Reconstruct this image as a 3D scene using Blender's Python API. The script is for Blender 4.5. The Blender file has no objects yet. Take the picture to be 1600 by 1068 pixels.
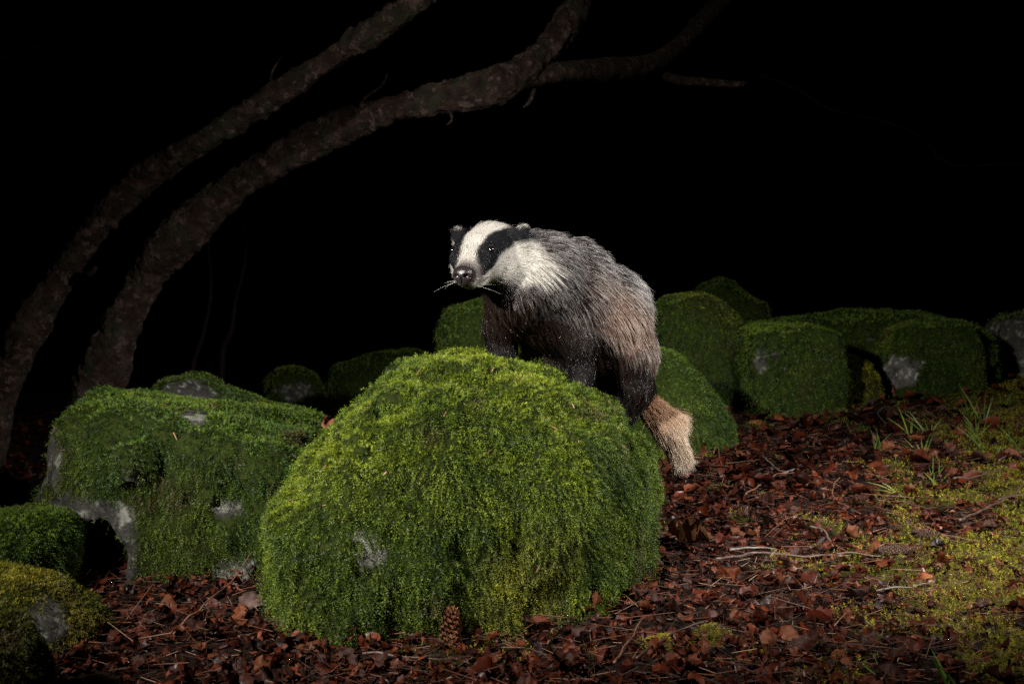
import bpy, math, random
import numpy as np
from mathutils import Vector, Matrix, kdtree

random.seed(7)
RNG = np.random.default_rng(7)
scene = bpy.context.scene
COL = scene.collection

# ------------------------------------------------------------------ camera
CAM_H = 0.52
LENS = 35.0
FPX = 1600 * LENS / 36.0            # focal length in photograph pixels
PITCH = math.atan(34 / FPX)
cam_d = bpy.data.cameras.new("camera")
cam_d.lens = LENS
cam_d.sensor_width = 36
cam_d.clip_start = 0.05
cam_d.clip_end = 300
cam_d.dof.use_dof = True
cam_d.dof.focus_distance = 1.93
cam_d.dof.aperture_fstop = 8.0
cam = bpy.data.objects.new("camera", cam_d)
cam.location = (0, 0, CAM_H)
cam.rotation_euler = (math.radians(90) - PITCH, 0, 0)
COL.objects.link(cam)
scene.camera = cam

# ------------------------------------------------------------------ world: moonless night sky
world = bpy.data.worlds.new("World")
scene.world = world
world.use_nodes = True
wn = world.node_tree.nodes
wn.clear()
sky = wn.new("ShaderNodeTexSky")
sky.sky_type = 'NISHITA'
sky.sun_disc = False
sky.sun_elevation = math.radians(-8)
bg = wn.new("ShaderNodeBackground")
bg.inputs[1].default_value = 0.004
wo = wn.new("ShaderNodeOutputWorld")
world.node_tree.links.new(sky.outputs[0], bg.inputs[0])
world.node_tree.links.new(bg.outputs[0], wo.inputs[0])


# ------------------------------------------------------------------ the photographer's off-camera flashes
def flash(name, loc, target, power, color, size_deg, blend, radius):
    d = bpy.data.lights.new(name, 'SPOT')
    d.energy = power
    d.color = color
    d.spot_size = math.radians(size_deg)
    d.spot_blend = blend
    d.shadow_soft_size = radius
    o = bpy.data.objects.new(name, d)
    o.location = loc
    o.rotation_euler = (Vector(target) - Vector(loc)).to_track_quat('-Z', 'Y').to_euler()
    COL.objects.link(o)
    return o


flash("flash_unit", (-1.20, 0.25, 1.22), (0.08, 2.35, 0.50), 520, (1.0, 0.94, 0.86), 66, 1.0, 0.05)
flash("flash_unit", (1.50, 0.95, 1.50), (0.50, 2.55, 0.34), 490, (1.0, 0.96, 0.9), 68, 1.0, 0.05)

scene.view_settings.view_transform = 'Standard'
scene.view_settings.look = 'None'
scene.view_settings.exposure = 0.15
scene.view_settings.gamma = 1.0
scene.cycles.use_denoising = False
scene.cycles.max_bounces = 6
scene.cycles.diffuse_bounces = 3
scene.cycles.glossy_bounces = 3
scene.cycles.transmission_bounces = 5
scene.cycles.transparent_max_bounces = 4


# ================================================================== helpers
def unp(x, y, Y):
    """world point at distance Y seen at photograph pixel (x, y): used to read sizes off the photograph"""
    a = (x - 800) / FPX
    b = (534 - y) / FPX
    dy = math.cos(PITCH) + b * math.sin(PITCH)
    dz = -math.sin(PITCH) + b * math.cos(PITCH)
    t = Y / dy
    return np.array([a * t, Y, CAM_H + dz * t])


def proj(P):
    """photograph pixel of world points"""
    P = np.asarray(P, float)
    d = P - np.array([0, 0, CAM_H])
    dep = d[..., 1] * math.cos(PITCH) - d[..., 2] * math.sin(PITCH)
    up = d[..., 1] * math.sin(PITCH) + d[..., 2] * math.cos(PITCH)
    return 800 + d[..., 0] / dep * FPX, 534 - up / dep * FPX


def _hash(ix, iy, iz, seed):
    h = (ix.astype(np.int64) * 374761393 + iy.astype(np.int64) * 668265263
         + iz.astype(np.int64) * 2147483647 + seed * 974634777) & 0xffffffff
    h = ((h ^ (h >> 13)) * 1274126177) & 0xffffffff
    h = ((h ^ (h >> 16)) * 2246822519) & 0xffffffff
    h = h ^ (h >> 15)
    return (h & 0xffffff) / float(0xffffff) * 2 - 1


def vnoise(P, seed=0):
    P = np.asarray(P, float)
    i = np.floor(P)
    f = P - i
    u = f * f * (3 - 2 * f)
    i = i.astype(np.int64)
    x, y, z = i[..., 0], i[..., 1], i[..., 2]
    out = 0
    for dx in (0, 1):
        wx = u[..., 0] if dx else 1 - u[..., 0]
        for dy in (0, 1):
            wy = u[..., 1] if dy else 1 - u[..., 1]
            for dz in (0, 1):
                wz = u[..., 2] if dz else 1 - u[..., 2]
                out = out + wx * wy * wz * _hash(x + dx, y + dy, z + dz, seed)
    return out


def fbm(P, octv=3, seed=0, gain=0.5):
    P = np.asarray(P, float)
    s, a, t = 0, 1.0, 0
    for o in range(octv):
        s = s + a * vnoise(P * (2.03 ** o), seed + o * 17)
        t += a
        a *= gain
    return s / t


def nrm(v):
    return v / np.maximum(np.linalg.norm(v, axis=-1, keepdims=True), 1e-9)


def smooth01(x):
    x = np.clip(x, 0, 1)
    return x * x * (3 - 2 * x)


def surface_nets(f, lo, hi, h):
    lo = np.asarray(lo, float)
    hi = np.asarray(hi, float)
    n = np.ceil((hi - lo) / h).astype(int) + 1
    g = [lo[k] + np.arange(n[k]) * h for k in range(3)]
    V = f(g[0], g[1], g[2])
    vs, cnt = np.zeros((n.prod(), 3)), np.zeros(n.prod())
    quads = []
    stride = np.array([n[1] * n[2], n[2], 1])
    for a in range(3):
        b, c = (a + 1) % 3, (a + 2) % 3
        s0 = [slice(None)] * 3
        s1 = [slice(None)] * 3
        s0[a] = slice(0, -1)
        s1[a] = slice(1, None)
        v0, v1 = V[tuple(s0)], V[tuple(s1)]
        idx = np.argwhere((v0 < 0) != (v1 < 0))
        ok = (idx[:, b] >= 1) & (idx[:, c] >= 1) & (idx[:, b] < n[b] - 1) & (idx[:, c] < n[c] - 1)
        idx = idx[ok]
        a0 = v0[tuple(idx.T)]
        a1 = v1[tuple(idx.T)]
        pt = idx.astype(float)
        pt[:, a] += a0 / (a0 - a1)
        q = []
        for ob, oc in ((0, 0), (-1, 0), (-1, -1), (0, -1)):
            ci = idx.copy()
            ci[:, b] += ob
            ci[:, c] += oc
            cid = ci @ stride
            np.add.at(vs, cid, pt)
            np.add.at(cnt, cid, 1)
            q.append(cid)
        q = np.stack(q, 1)
        inv = a0 >= 0
        q[inv] = q[inv][:, ::-1]
        quads.append(q)
    quads = np.concatenate(quads)
    used = np.nonzero(cnt)[0]
    remap = np.full(n.prod(), -1)
    remap[used] = np.arange(len(used))
    verts = lo + vs[used] / cnt[used][:, None] * h
    return verts, remap[quads]


def vert_normals(v, f):
    a, b, c = v[f[:, 0]], v[f[:, 1]], v[f[:, 2]]
    if f.shape[1] == 4:
        fn = np.cross(v[f[:, 2]] - a, v[f[:, 3]] - b)
    else:
        fn = np.cross(b - a, c - a)
    N = np.zeros_like(v)
    for k in range(f.shape[1]):
        np.add.at(N, f[:, k], fn)
    return nrm(N)


def laplace(v, f, it=3, lam=0.5):
    e = np.concatenate([np.stack([f[:, k], f[:, (k + 1) % f.shape[1]]], 1) for k in range(f.shape[1])])
    for _ in range(it):
        s = np.zeros_like(v)
        c = np.zeros(len(v))
        np.add.at(s, e[:, 0], v[e[:, 1]])
        np.add.at(c, e[:, 0], 1)
        np.add.at(s, e[:, 1], v[e[:, 0]])
        np.add.at(c, e[:, 1], 1)
        v = v + lam * (s / np.maximum(c, 1)[:, None] - v)
    return v


def make_mesh(name, verts, faces, mat=None, smooth=True, col=None, attrs=None):
    """faces: (n, k) index array, or a list of such arrays"""
    me = bpy.data.meshes.new(name)
    fl = faces if isinstance(faces, list) else [faces]
    me.vertices.add(len(verts))
    me.vertices.foreach_set("co", np.ascontiguousarray(verts, dtype=np.float32).ravel())
    nl = sum(f.size for f in fl)
    me.loops.add(nl)
    me.loops.foreach_set("vertex_index", np.concatenate([f.ravel() for f in fl]).astype(np.int32))
    starts, tot = [], 0
    for f in fl:
        starts.append(tot + np.arange(len(f)) * f.shape[1])
        tot += f.size
    st = np.concatenate(starts).astype(np.int32)
    me.polygons.add(len(st))
    me.polygons.foreach_set("loop_start", st)
    me.update(calc_edges=True)
    if smooth:
        me.polygons.foreach_set("use_smooth", np.ones(len(st), dtype=bool))
    if col is not None:
        at = me.attributes.new("Col", 'FLOAT_COLOR', 'POINT')
        c4 = np.ones((len(verts), 4), np.float32)
        c4[:, :3] = col
        at.data.foreach_set("color", c4.ravel())
    for k, a in (attrs or {}).items():
        at = me.attributes.new(k, 'FLOAT', 'POINT')
        at.data.foreach_set("value", np.ascontiguousarray(a, dtype=np.float32))
    if mat is not None:
        me.materials.append(mat)
    return me


def add(name, data, parent=None, label=None, cat=None, group=None, kind=None):
    o = bpy.data.objects.new(name, data)
    COL.objects.link(o)
    if parent is not None:
        o.parent = parent
    for k, v in (("label", label), ("category", cat), ("group", group), ("kind", kind)):
        if v:
            o[k] = v
    return o


def sample_surface(v, f, n, weight=None):
    """n random points on the mesh: positions, normals, and interpolation of the per-vertex weight"""
    t = f if f.shape[1] == 3 else np.concatenate([f[:, [0, 1, 2]], f[:, [0, 2, 3]]])
    a, b, c = v[t[:, 0]], v[t[:, 1]], v[t[:, 2]]
    ar = np.linalg.norm(np.cross(b - a, c - a), axis=1)
    if weight is not None:
        ar = ar * weight[t].mean(1)
    cum = np.cumsum(ar)
    i = np.searchsorted(cum, RNG.random(n) * cum[-1])
    i = np.minimum(i, len(t) - 1)
    r1, r2 = np.sqrt(RNG.random(n)), RNG.random(n)
    w = np.stack([1 - r1, r1 * (1 - r2), r1 * r2], 1)
    N = vert_normals(v, f)
    tt = t[i]
    P = (v[tt] * w[:, :, None]).sum(1)
    NN = nrm((N[tt] * w[:, :, None]).sum(1))
    return P, NN


# ------------------------------------------------------------------ materials
class NT:
    def __init__(self, name):
        self.m = bpy.data.materials.new(name)
        self.m.use_nodes = True
        self.t = self.m.node_tree
        self.t.nodes.clear()
        self.out = self.n("ShaderNodeOutputMaterial")

    def n(self, kind, **kw):
        nd = self.t.nodes.new(kind)
        for k, v in kw.items():
            setattr(nd, k, v)
        return nd

    def l(self, a, b):
        self.t.links.new(a, b)

    def noise(self, scale, detail=4, rough=0.6, coord=None):
        nz = self.n("ShaderNodeTexNoise")
        nz.inputs["Scale"].default_value = scale
        nz.inputs["Detail"].default_value = detail
        nz.inputs["Roughness"].default_value = rough
        if coord is not None:
            self.l(coord, nz.inputs["Vector"])
        return nz.outputs["Fac"]

    def ramp(self, fac, stops):
        r = self.n("ShaderNodeValToRGB")
        e = r.color_ramp.elements
        while len(e) < len(stops):
            e.new(0.5)
        for k, (p, c) in enumerate(stops):
            e[k].position = p
            e[k].color = (*c, 1) if len(c) == 3 else c
        self.l(fac, r.inputs[0])
        return r.outputs[0]

    def mix(self, fac, a, b, mode='MIX'):
        m = self.n("ShaderNodeMix", data_type='RGBA', blend_type=mode)
        for sock, val in ((m.inputs[0], fac), (m.inputs[6], a), (m.inputs[7], b)):
            if hasattr(val, "links"):
                self.l(val, sock)
            elif isinstance(val, (int, float)):
                sock.default_value = val
            else:
                sock.default_value = (*val, 1)
        return m.outputs[2]

    def attr(self, name, out="Color"):
        a = self.n("ShaderNodeAttribute", attribute_name=name)
        return a.outputs[out]

    def bsdf(self, color, rough=0.6, spec=0.5, bump=None, bump_str=0.3, bump_dist=0.01, transl=0.0):
        p = self.n("ShaderNodeBsdfPrincipled")
        if hasattr(color, "links"):
            self.l(color, p.inputs["Base Color"])
        else:
            p.inputs["Base Color"].default_value = (*color, 1)
        if hasattr(rough, "links"):
            self.l(rough, p.inputs["Roughness"])
        else:
            p.inputs["Roughness"].default_value = rough
        p.inputs["Specular IOR Level"].default_value = spec
        if bump is not None:
            b = self.n("ShaderNodeBump")
            b.inputs["Strength"].default_value = bump_str
            b.inputs["Distance"].default_value = bump_dist
            self.l(bump, b.inputs["Height"])
            self.l(b.outputs[0], p.inputs["Normal"])
        sh = p.outputs[0]
        if transl > 0:
            tr = self.n("ShaderNodeBsdfTranslucent")
            if hasattr(color, "links"):
                self.l(color, tr.inputs[0])
            else:
                tr.inputs[0].default_value = (*color, 1)
            ms = self.n("ShaderNodeMixShader")
            ms.inputs[0].default_value = transl
            self.l(sh, ms.inputs[1])
            self.l(tr.outputs[0], ms.inputs[2])
            sh = ms.outputs[0]
        self.l(sh, self.out.inputs[0])
        return self.m


def gen(nt, which="Object"):
    return nt.n("ShaderNodeTexCoord").outputs[which]


def mat_stone():
    t = NT("stone")
    co = gen(t)
    base = t.ramp(t.noise(14, 6, 0.65, co), [(0.3, (0.06, 0.058, 0.055)), (0.5, (0.13, 0.125, 0.12)), (0.72, (0.24, 0.235, 0.22))])
    speck = t.ramp(t.noise(140, 3, 0.7, co), [(0.45, (0.35, 0.34, 0.33)), (0.62, (1, 1, 1))])
    base = t.mix(0.6, base, speck, 'MULTIPLY')
    lich = t.ramp(t.noise(24, 5, 0.7, co), [(0.52, (0, 0, 0)), (0.62, (1, 1, 1))])
    base = t.mix(lich, base, (0.42, 0.43, 0.40))
    base = t.mix(t.attr("pale", "Fac"), t.mix(1.0, base, (0.42, 0.42, 0.40), 'MULTIPLY'), base)
    under = t.ramp(t.noise(60, 4, 0.6, co), [(0.35, (0.008, 0.012, 0.003)), (0.6, (0.022, 0.032, 0.005)), (0.8, (0.025, 0.018, 0.008))])
    c = t.mix(t.attr("moss", "Fac"), base, under)
    return t.bsdf(c, 0.9, 0.08, t.noise(70, 6, 0.7, co), 0.9, 0.012)


def mat_moss():
    t = NT("moss_leaflets")
    return t.bsdf(t.attr("Col"), 0.55, 0.35, transl=0.25)


def mat_leaf():
    t = NT("dead_leaf")
    co = gen(t)
    c = t.attr("Col")
    n = t.ramp(t.noise(45, 4, 0.7, co), [(0.3, (0.35, 0.3, 0.3)), (0.7, (1.05, 0.97, 0.93))])
    c = t.mix(1.0, c, n, 'MULTIPLY')
    r = t.ramp(t.noise(25, 3, 0.6, co), [(0.35, (0.30,) * 3), (0.65, (0.65,) * 3)])
    return t.bsdf(c, r, 0.2, t.noise(120, 2, 0.5, co), 0.3, 0.003, transl=0.15)


def mat_soil():
    t = NT("forest_soil")
    co = gen(t)
    c = t.ramp(t.noise(30, 6, 0.7, co), [(0.3, (0.004, 0.002, 0.0015)), (0.55, (0.016, 0.007, 0.004)), (0.8, (0.04, 0.015, 0.008))])
    g = t.ramp(t.noise(70, 4, 0.6, co), [(0.3, (0.03, 0.034, 0.004)), (0.7, (0.14, 0.125, 0.012))])
    c = t.mix(t.attr("moss", "Fac"), c, g)
    return t.bsdf(c, 0.8, 0.12, t.noise(90, 5, 0.7, co), 1.0, 0.02)


def mat_bark():
    t = NT("bark")
    co = gen(t)
    c = t.ramp(t.noise(22, 6, 0.7, co), [(0.3, (0.008, 0.0045, 0.003)), (0.5, (0.030, 0.017, 0.012)), (0.7, (0.085, 0.050, 0.039))])
    mo = t.ramp(t.noise(9, 5, 0.65, co), [(0.48, (0, 0, 0)), (0.72, (0.8, 0.8, 0.8))])
    c = t.mix(mo, c, (0.028, 0.040, 0.018))
    li = t.ramp(t.noise(20, 6, 0.75, co), [(0.55, (0, 0, 0)), (0.60, (1, 1, 1))])
    c = t.mix(li, c, (0.115, 0.074, 0.062))
    return t.bsdf(c, 0.85, 0.2, t.noise(60, 6, 0.75, co), 1.0, 0.02)


def mat_twig(name, a, b, spec=0.5):
    t = NT(name)
    co = gen(t)
    c = t.ramp(t.noise(60, 4, 0.6, co), [(0.3, a), (0.7, b)])
    return t.bsdf(c, 0.5, spec, t.noise(200, 3, 0.6, co), 0.6, 0.002)


def mat_col(name, rough=0.6, spec=0.5, transl=0.0):
    t = NT(name)
    return t.bsdf(t.attr("Col"), rough, spec, transl=transl)


M_STONE, M_MOSS, M_LEAF, M_SOIL, M_BARK = mat_stone(), mat_moss(), mat_leaf(), mat_soil(), mat_bark()
M_TWIG_DARK = mat_twig("dark_twig", (0.03, 0.017, 0.012), (0.10, 0.06, 0.045))
M_TWIG_RED = mat_twig("reddish_twig", (0.10, 0.045, 0.025), (0.24, 0.12, 0.075))
M_TWIG_PALE = mat_twig("pale_twig", (0.06, 0.052, 0.045), (0.18, 0.16, 0.135))
M_GLOOM = mat_twig("gloom_dimmed_bark", (0.003, 0.002, 0.002), (0.012, 0.006, 0.005), 0.05)  # near-black colour paints the gloom into the far saplings and branch
M_GRASS = mat_col("grass_blade", 0.35, 0.5, 0.25)
M_CONE = mat_col("cone_scale", 0.5, 0.4)


# ================================================================== ground
def ground_z(x, y):
    x = np.asarray(x, float)
    y = np.asarray(y, float)
    yy = np.clip(y, 0, 9)
    z = 0.037 * np.where(yy > 1.8, yy - 1.8, 0.4 * (yy - 1.8))
    z = z + 0.05 * np.clip(x - 0.6, 0, 3) - 0.03 * np.clip(-x - 0.8, 0, 3)
    z = z - 0.32 * smooth01((-0.02 - x) / 0.35) * smooth01((y - 2.45) / 0.7)  # made-up dip that hides and shades the ground behind the left boulders
    P = np.stack([x, y, np.zeros_like(x)], -1)
    fade = np.clip(1.5 - y / 14, 0, 1)
    return z + fade * (0.022 * fbm(P * 2.6, 3, 5) + 0.007 * fbm(P * 17, 2, 9))


def moss_cover(x, y):
    """how mossy the ground is, 0 to 1: the open bank and scattered small patches"""
    P = np.stack([x, y, np.zeros_like(x)], -1)
    bank = smooth01((x - (0.32 + 0.40 * (y - 1.5))) / 0.5)
    n = fbm(P * 6.5, 3, 31)
    m = smooth01((bank * 1.25 + n * 1.9 - 0.62) / 0.45) * bank
    m = np.maximum(m, 0.9 * smooth01((x - (0.62 + 0.36 * (y - 1.5)) + 0.25 * n) / 0.35))
    spots = smooth01((fbm(P * 7.0, 3, 77) - 0.33) / 0.12) * np.clip(x + 0.3, 0, 1) * 0.7
    return np.clip(np.maximum(m, spots), 0, 1)


def axis_grid(fine_lo, fine_hi, step, far_lo, far_hi):
    a = list(np.arange(fine_lo, fine_hi, step))
    s, v = step, fine_hi
    while v < far_hi:
        a.append(v)
        s *= 1.25
        v += s
    a.append(far_hi)
    s, v, lo = step, fine_lo, []
    while v > far_lo:
        s *= 1.25
        v -= s
        lo.append(max(v, far_lo))
    return np.array(sorted(set(lo)) + a)


gx = axis_grid(-1.6, 2.4, 0.02, -90, 90)
gy = axis_grid(1.0, 5.6, 0.02, -30, 150)
GX, GY = np.meshgrid(gx, gy, indexing='ij')
GZ = ground_z(GX, GY)
gi = np.arange(GX.size).reshape(GX.shape)
gf = np.stack([gi[:-1, :-1], gi[1:, :-1], gi[1:, 1:], gi[:-1, 1:]], -1).reshape(-1, 4)
ground = add("ground", make_mesh("ground", np.stack([GX, GY, GZ], -1).reshape(-1, 3), gf, M_SOIL,
                                 attrs={"moss": moss_cover(GX, GY).ravel()}), kind="structure")


def ground_hit(px, py):
    """points of the ground seen at photograph pixels"""
    px = np.atleast_1d(np.asarray(px, float))
    py = np.atleast_1d(np.asarray(py, float))
    a = (px - 800) / FPX
    b = (534 - py) / FPX
    dy = math.cos(PITCH) + b * math.sin(PITCH)
    dz = -math.sin(PITCH) + b * math.cos(PITCH)
    Ys = np.linspace(0.9, 11, 500)
    T = Ys[None, :] / dy[:, None]
    X = a[:, None] * T
    Z = CAM_H + dz[:, None] * T
    below = Z < ground_z(X, np.broadcast_to(Ys, X.shape))
    k = np.where(below.any(1), below.argmax(1), 499)
    Y = Ys[k]
    Xo = a * Y / dy
    return np.stack([Xo, Y, ground_z(Xo, Y)], -1)


# ================================================================== boulders
def chaikin(p, it=2):
    p = np.asarray(p, float)
    for _ in range(it):
        q = np.roll(p, -1, 0)
        p = np.stack([0.75 * p + 0.25 * q, 0.25 * p + 0.75 * q], 1).reshape(-1, 2)
    return p


def poly_sd(px, pz, poly):
    """signed distance to a closed outline, positive inside"""
    d = np.full(px.shape, 1e9)
    inside = np.zeros(px.shape, bool)
    n = len(poly)
    for i in range(n):
        ax, az = poly[i]
        bx, bz = poly[(i + 1) % n]
        ex, ez = bx - ax, bz - az
        t = np.clip(((px - ax) * ex + (pz - az) * ez) / (ex * ex + ez * ez + 1e-12), 0, 1)
        d = np.minimum(d, np.hypot(px - ax - t * ex, pz - az - t * ez))
        c = ((az > pz) != (bz > pz)) & (px < (bx - ax) * (pz - az) / (bz - az + 1e-12) + ax)
        inside ^= c
    return np.where(inside, d, -d)


MOSS_PALETTES = {
    "bright": [(0.016, 0.036, 0.003), (0.075, 0.120, 0.006), (0.185, 0.225, 0.010), (0.240, 0.205, 0.018)],
    "green": [(0.012, 0.034, 0.003), (0.046, 0.092, 0.005), (0.110, 0.160, 0.008), (0.160, 0.145, 0.012)],
    "olive": [(0.020, 0.024, 0.003), (0.055, 0.060, 0.005), (0.110, 0.110, 0.008), (0.120, 0.090, 0.012)],
    "bank": [(0.035, 0.042, 0.004), (0.145, 0.148, 0.008), (0.330, 0.295, 0.014), (0.26, 0.17, 0.025)],
}


def moss_fronds(P, N, L, leaf, K, pal, seed=0, droop=1.0, patch=4.0):
    """little leafy moss shoots rooted at P: one bent stem of K leaflets each, hanging where the ground is steep"""
    n = len(P)
    pal = np.array(MOSS_PALETTES[pal])
    g = np.array([0, 0, -1.0])
    gt = g - N * (N @ g)[:, None]
    steep = np.linalg.norm(gt, axis=1)
    J = RNG.normal(size=(n, 3)) * 0.36
    clump = np.stack([vnoise(P * 60, seed + k) for k in (1, 2, 3)], -1) * 0.75
    sp = smooth01((steep - 0.45) / 0.5)[:, None] * droop
    d0 = nrm(N * (1.05 - 0.50 * sp) + gt * 0.60 * sp + (J + clump) * (1 - 0.1 * sp))
    bend = gt * 0.7 * sp + g * 0.2
    Ls = L * RNG.uniform(0.55, 1.25, n) * (1 + 0.45 * vnoise(P * 16, seed + 5)) * (1 + 0.35 * vnoise(P * 6, seed + 6)) * (0.75 + 0.5 * sp[:, 0])
    a = nrm(np.cross(d0, RNG.normal(size=(n, 3))))
    low = fbm(P * patch, 3, seed + 11)
    mid = vnoise(P * 26, seed + 13)
    tone = np.clip(0.50 + 0.55 * low + 0.26 * mid + RNG.normal(size=n) * 0.22 - 0.30 * (steep - 0.55), 0, 1)
    yel = smooth01((fbm(P * patch * 0.8, 2, seed + 23) - 0.08) / 0.4)
    brown = smooth01((fbm(P * 15, 3, seed + 41) - 0.33) / 0.2) * 0.8
    c = np.where(tone[:, None] < 0.5, pal[0] + (pal[1] - pal[0]) * (tone * 2)[:, None],
                 pal[1] + (pal[2] - pal[1]) * (tone * 2 - 1)[:, None])
    c = c + (pal[3] * (0.5 + tone[:, None]) - c) * (yel * 0.42)[:, None]
    c = c + (np.array([0.07, 0.045, 0.018]) - c) * (brown * 0.75)[:, None]
    c = c * RNG.uniform(0.55, 1.4, (n, 1))
    VV, CC = [], []
    for k in range(K):
        s = (k + 0.6) / K
        pos = P + (d0 * s + bend * (0.5 * s * s)) * Ls[:, None] - N * 0.002
        tang = nrm(d0 + bend * s)
        side = nrm(np.cross(tang, a)) if k % 2 else -nrm(np.cross(tang, a))
        upv = np.cross(tang, side)
        if k == K - 1:
            side = side * 0.2
        ll = leaf * RNG.uniform(0.7, 1.3, (n, 1)) * (1.15 - 0.5 * s)
        tip = pos + ll * (tang * 0.62 + side * 0.85 + upv * RNG.uniform(-0.45, 0.45, (n, 1)))
        w = (tang * 0.8 + upv * RNG.uniform(-0.5, 0.5, (n, 1))) * ll * 0.30
        VV.append(np.stack([pos - w, pos + w, tip], 1))
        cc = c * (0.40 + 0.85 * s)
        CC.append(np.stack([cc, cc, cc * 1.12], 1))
    V = np.stack(VV, 1).reshape(-1, 3)
    C = np.stack(CC, 1).reshape(-1, 3)
    F = np.arange(len(V)).reshape(-1, 3)
    return V, F, C


def boulder(label, outline, Y, slant=0.0, Df=0.3, Db=0.3, R=0.3, p=2.2, res=0.014, amp=0.02, freq=6, seed=1,
            bare=(), moss_n=8000, L=0.014, leaf=0.004, K=7, pal="green", group=None, smooth=2, tuft=0.008, sparse=0.06, pale=0.0, patch=4.0, cut=None):
    """outline: the rock's outer line read from the photograph, at distance Y; Df, Db: how far it bulges to front and back"""
    pts = []
    for (x, y) in outline:
        w = unp(x, y, Y + slant * (x - 800) / 800.0)
        pts.append((w[0], w[2]))
    pts = np.array(pts)
    poly = chaikin(pts, smooth)
    cx = poly[:, 0].mean()
    lo = np.array([poly[:, 0].min() - 0.09, Y - Df - 0.35, max(poly[:, 1].min() - 0.05, -0.25)])
    hi = np.array([poly[:, 0].max() + 0.09, Y + Db + 0.35, poly[:, 1].max() + 0.09])

    def f(gx, gy, gz):
        PX, PZ = np.meshgrid(gx, gz, indexing='ij')
        s = poly_sd(PX, PZ, poly)[:, None, :]
        e = np.clip(1 - s / R, 0, None)
        yc = (Y + slant * (gx * FPX / Y) / 800.0)[:, None, None]
        dY = gy[None, :, None] - yc
        q = np.where(dY < 0, -dY / Df, dY / Db)
        v = ((q ** p + e ** p) ** (1 / p) - 1) * min(R, Df, Db)
        A, B, C = np.meshgrid(gx, gy, gz, indexing='ij')
        PP = np.stack([A, B, C], -1)
        v = v + amp * fbm(PP * freq, 3, seed) + amp * 0.22 * vnoise(PP * freq * 2.7, seed + 2) + tuft * (vnoise(PP * np.array([22, 22, 18.0]), seed + 3) + 0.55 * vnoise(PP * np.array([52, 52, 34.0]), seed + 4))
        if cut is not None:
            v = cut(PP, v)
        return v

    v, fc = surface_nets(f, lo, hi, res)
    v = laplace(v, fc, 1, 0.4)
    N = vert_normals(v, fc)
    m = np.ones(len(v))
    ix, iy = proj(v)
    front = N[:, 1] < 0.35
    for (bx, by, rx, ry) in bare:
        q = np.hypot((ix - bx) / rx, (iy - by) / ry) + 0.9 * fbm(v * 24, 3, seed + 60)
        m = np.minimum(m, np.where(front, smooth01((q - 0.8) / 0.28), 1))
    # moss keeps off overhanging undersides
    m = m * smooth01((N[:, 2] + 0.80) / 0.35)
    rock = add("boulder", make_mesh("boulder_stone", v, fc, M_STONE, attrs={"moss": m, "pale": np.full(len(v), pale)}),
               label=label, cat="boulder", group=group)
    if moss_n:
        vis = np.where(N[:, 1] < 0.2, 1.0, 0.35) * (v[:, 2] > ground_z(v[:, 0], v[:, 1]) - 0.03)
        thin = 0.82 + 0.18 * smooth01((fbm(v * 20, 2, seed + 70) + 0.32) / 0.35)
        P, NN = sample_surface(v, fc, moss_n, (sparse + (1 - sparse) * np.clip(m, 0, 1) ** 1.5) * vis * thin)
        V, F, C = moss_fronds(P, NN, L, leaf, K, pal, seed, patch=patch)
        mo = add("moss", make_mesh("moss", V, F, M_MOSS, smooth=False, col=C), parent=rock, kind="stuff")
    return rock, (v, fc, N, m)


MAIN, main_geo = boulder(
    "large rounded boulder thickly covered in bright green moss, with the badger standing on it",
    [(692, 560), (745, 555), (800, 563), (860, 580), (915, 604), (955, 634), (988, 674), (1008, 716), (1017, 765),
     (1012, 830), (1010, 1010), (960, 1120), (480, 1120), (450, 1010), (440, 900), (438, 840), (444, 782), (481, 717), (534, 658),
     (588, 606), (640, 574)],
    2.06, slant=0.42, Df=0.40, Db=0.26, R=0.29, p=2.3, res=0.0085, amp=0.014, freq=5.5, seed=12, tuft=0.0145, sparse=0.35, pale=0.8,
    bare=[(578, 860, 24, 26), (560, 836, 13, 13)], moss_n=60000, L=0.016, leaf=0.0046, K=8, pal="bright", smooth=2)

HOL = unp(158, 895, 1.98)


def hollow(PP, v):
    """the dark hollow running in under the big boulder"""
    q = np.sqrt(((PP[..., 0] - HOL[0] - 0.0) / 0.062) ** 2 + ((PP[..., 1] - HOL[1]) / 0.30) ** 2 + ((PP[..., 2] - HOL[2] + 0.02) / 0.125) ** 2) - 1
    return np.maximum(v, -(q * 0.06 + 0.012 * vnoise(PP * 14, 5)))


LEFT, left_geo = boulder(
    "big angular mossy boulder with grey stone showing on its edge, beside the badger's boulder",
    [(142, 624), (170, 620), (330, 636), (420, 660), (490, 690), (520, 760), (510, 1040), (230, 1060), (110, 1060), (108, 900), (106, 810),
     (98, 780), (98, 755), (116, 690)],
    2.14, slant=-0.10, Df=0.25, Db=0.34, R=0.10, p=3.4, res=0.011, amp=0.034, freq=4, seed=31, cut=hollow,
    bare=[(66, 690, 26, 110), (165, 812, 62, 34), (300, 650, 30, 13), (352, 795, 18, 14), (360, 915, 45, 36), (235, 930, 40, 24), (105, 790, 50, 20), (150, 880, 60, 70)],
    moss_n=30000, L=0.014, leaf=0.0044, K=8, pal="green", smooth=1)

boulder("low mossy boulder with a raised grey peak, behind the big angular boulder",
        [(245, 612), (262, 592), (296, 582), (320, 592), (345, 610), (400, 625), (450, 637), (500, 650), (520, 690), (520, 800), (240, 800), (240, 640)],
        3.0, Df=0.25, Db=0.25, R=0.12, amp=0.015, freq=7, seed=44, bare=[(300, 612, 42, 18)],
        moss_n=6000, L=0.016, leaf=0.006, K=6, pal="green", smooth=1)

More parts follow.
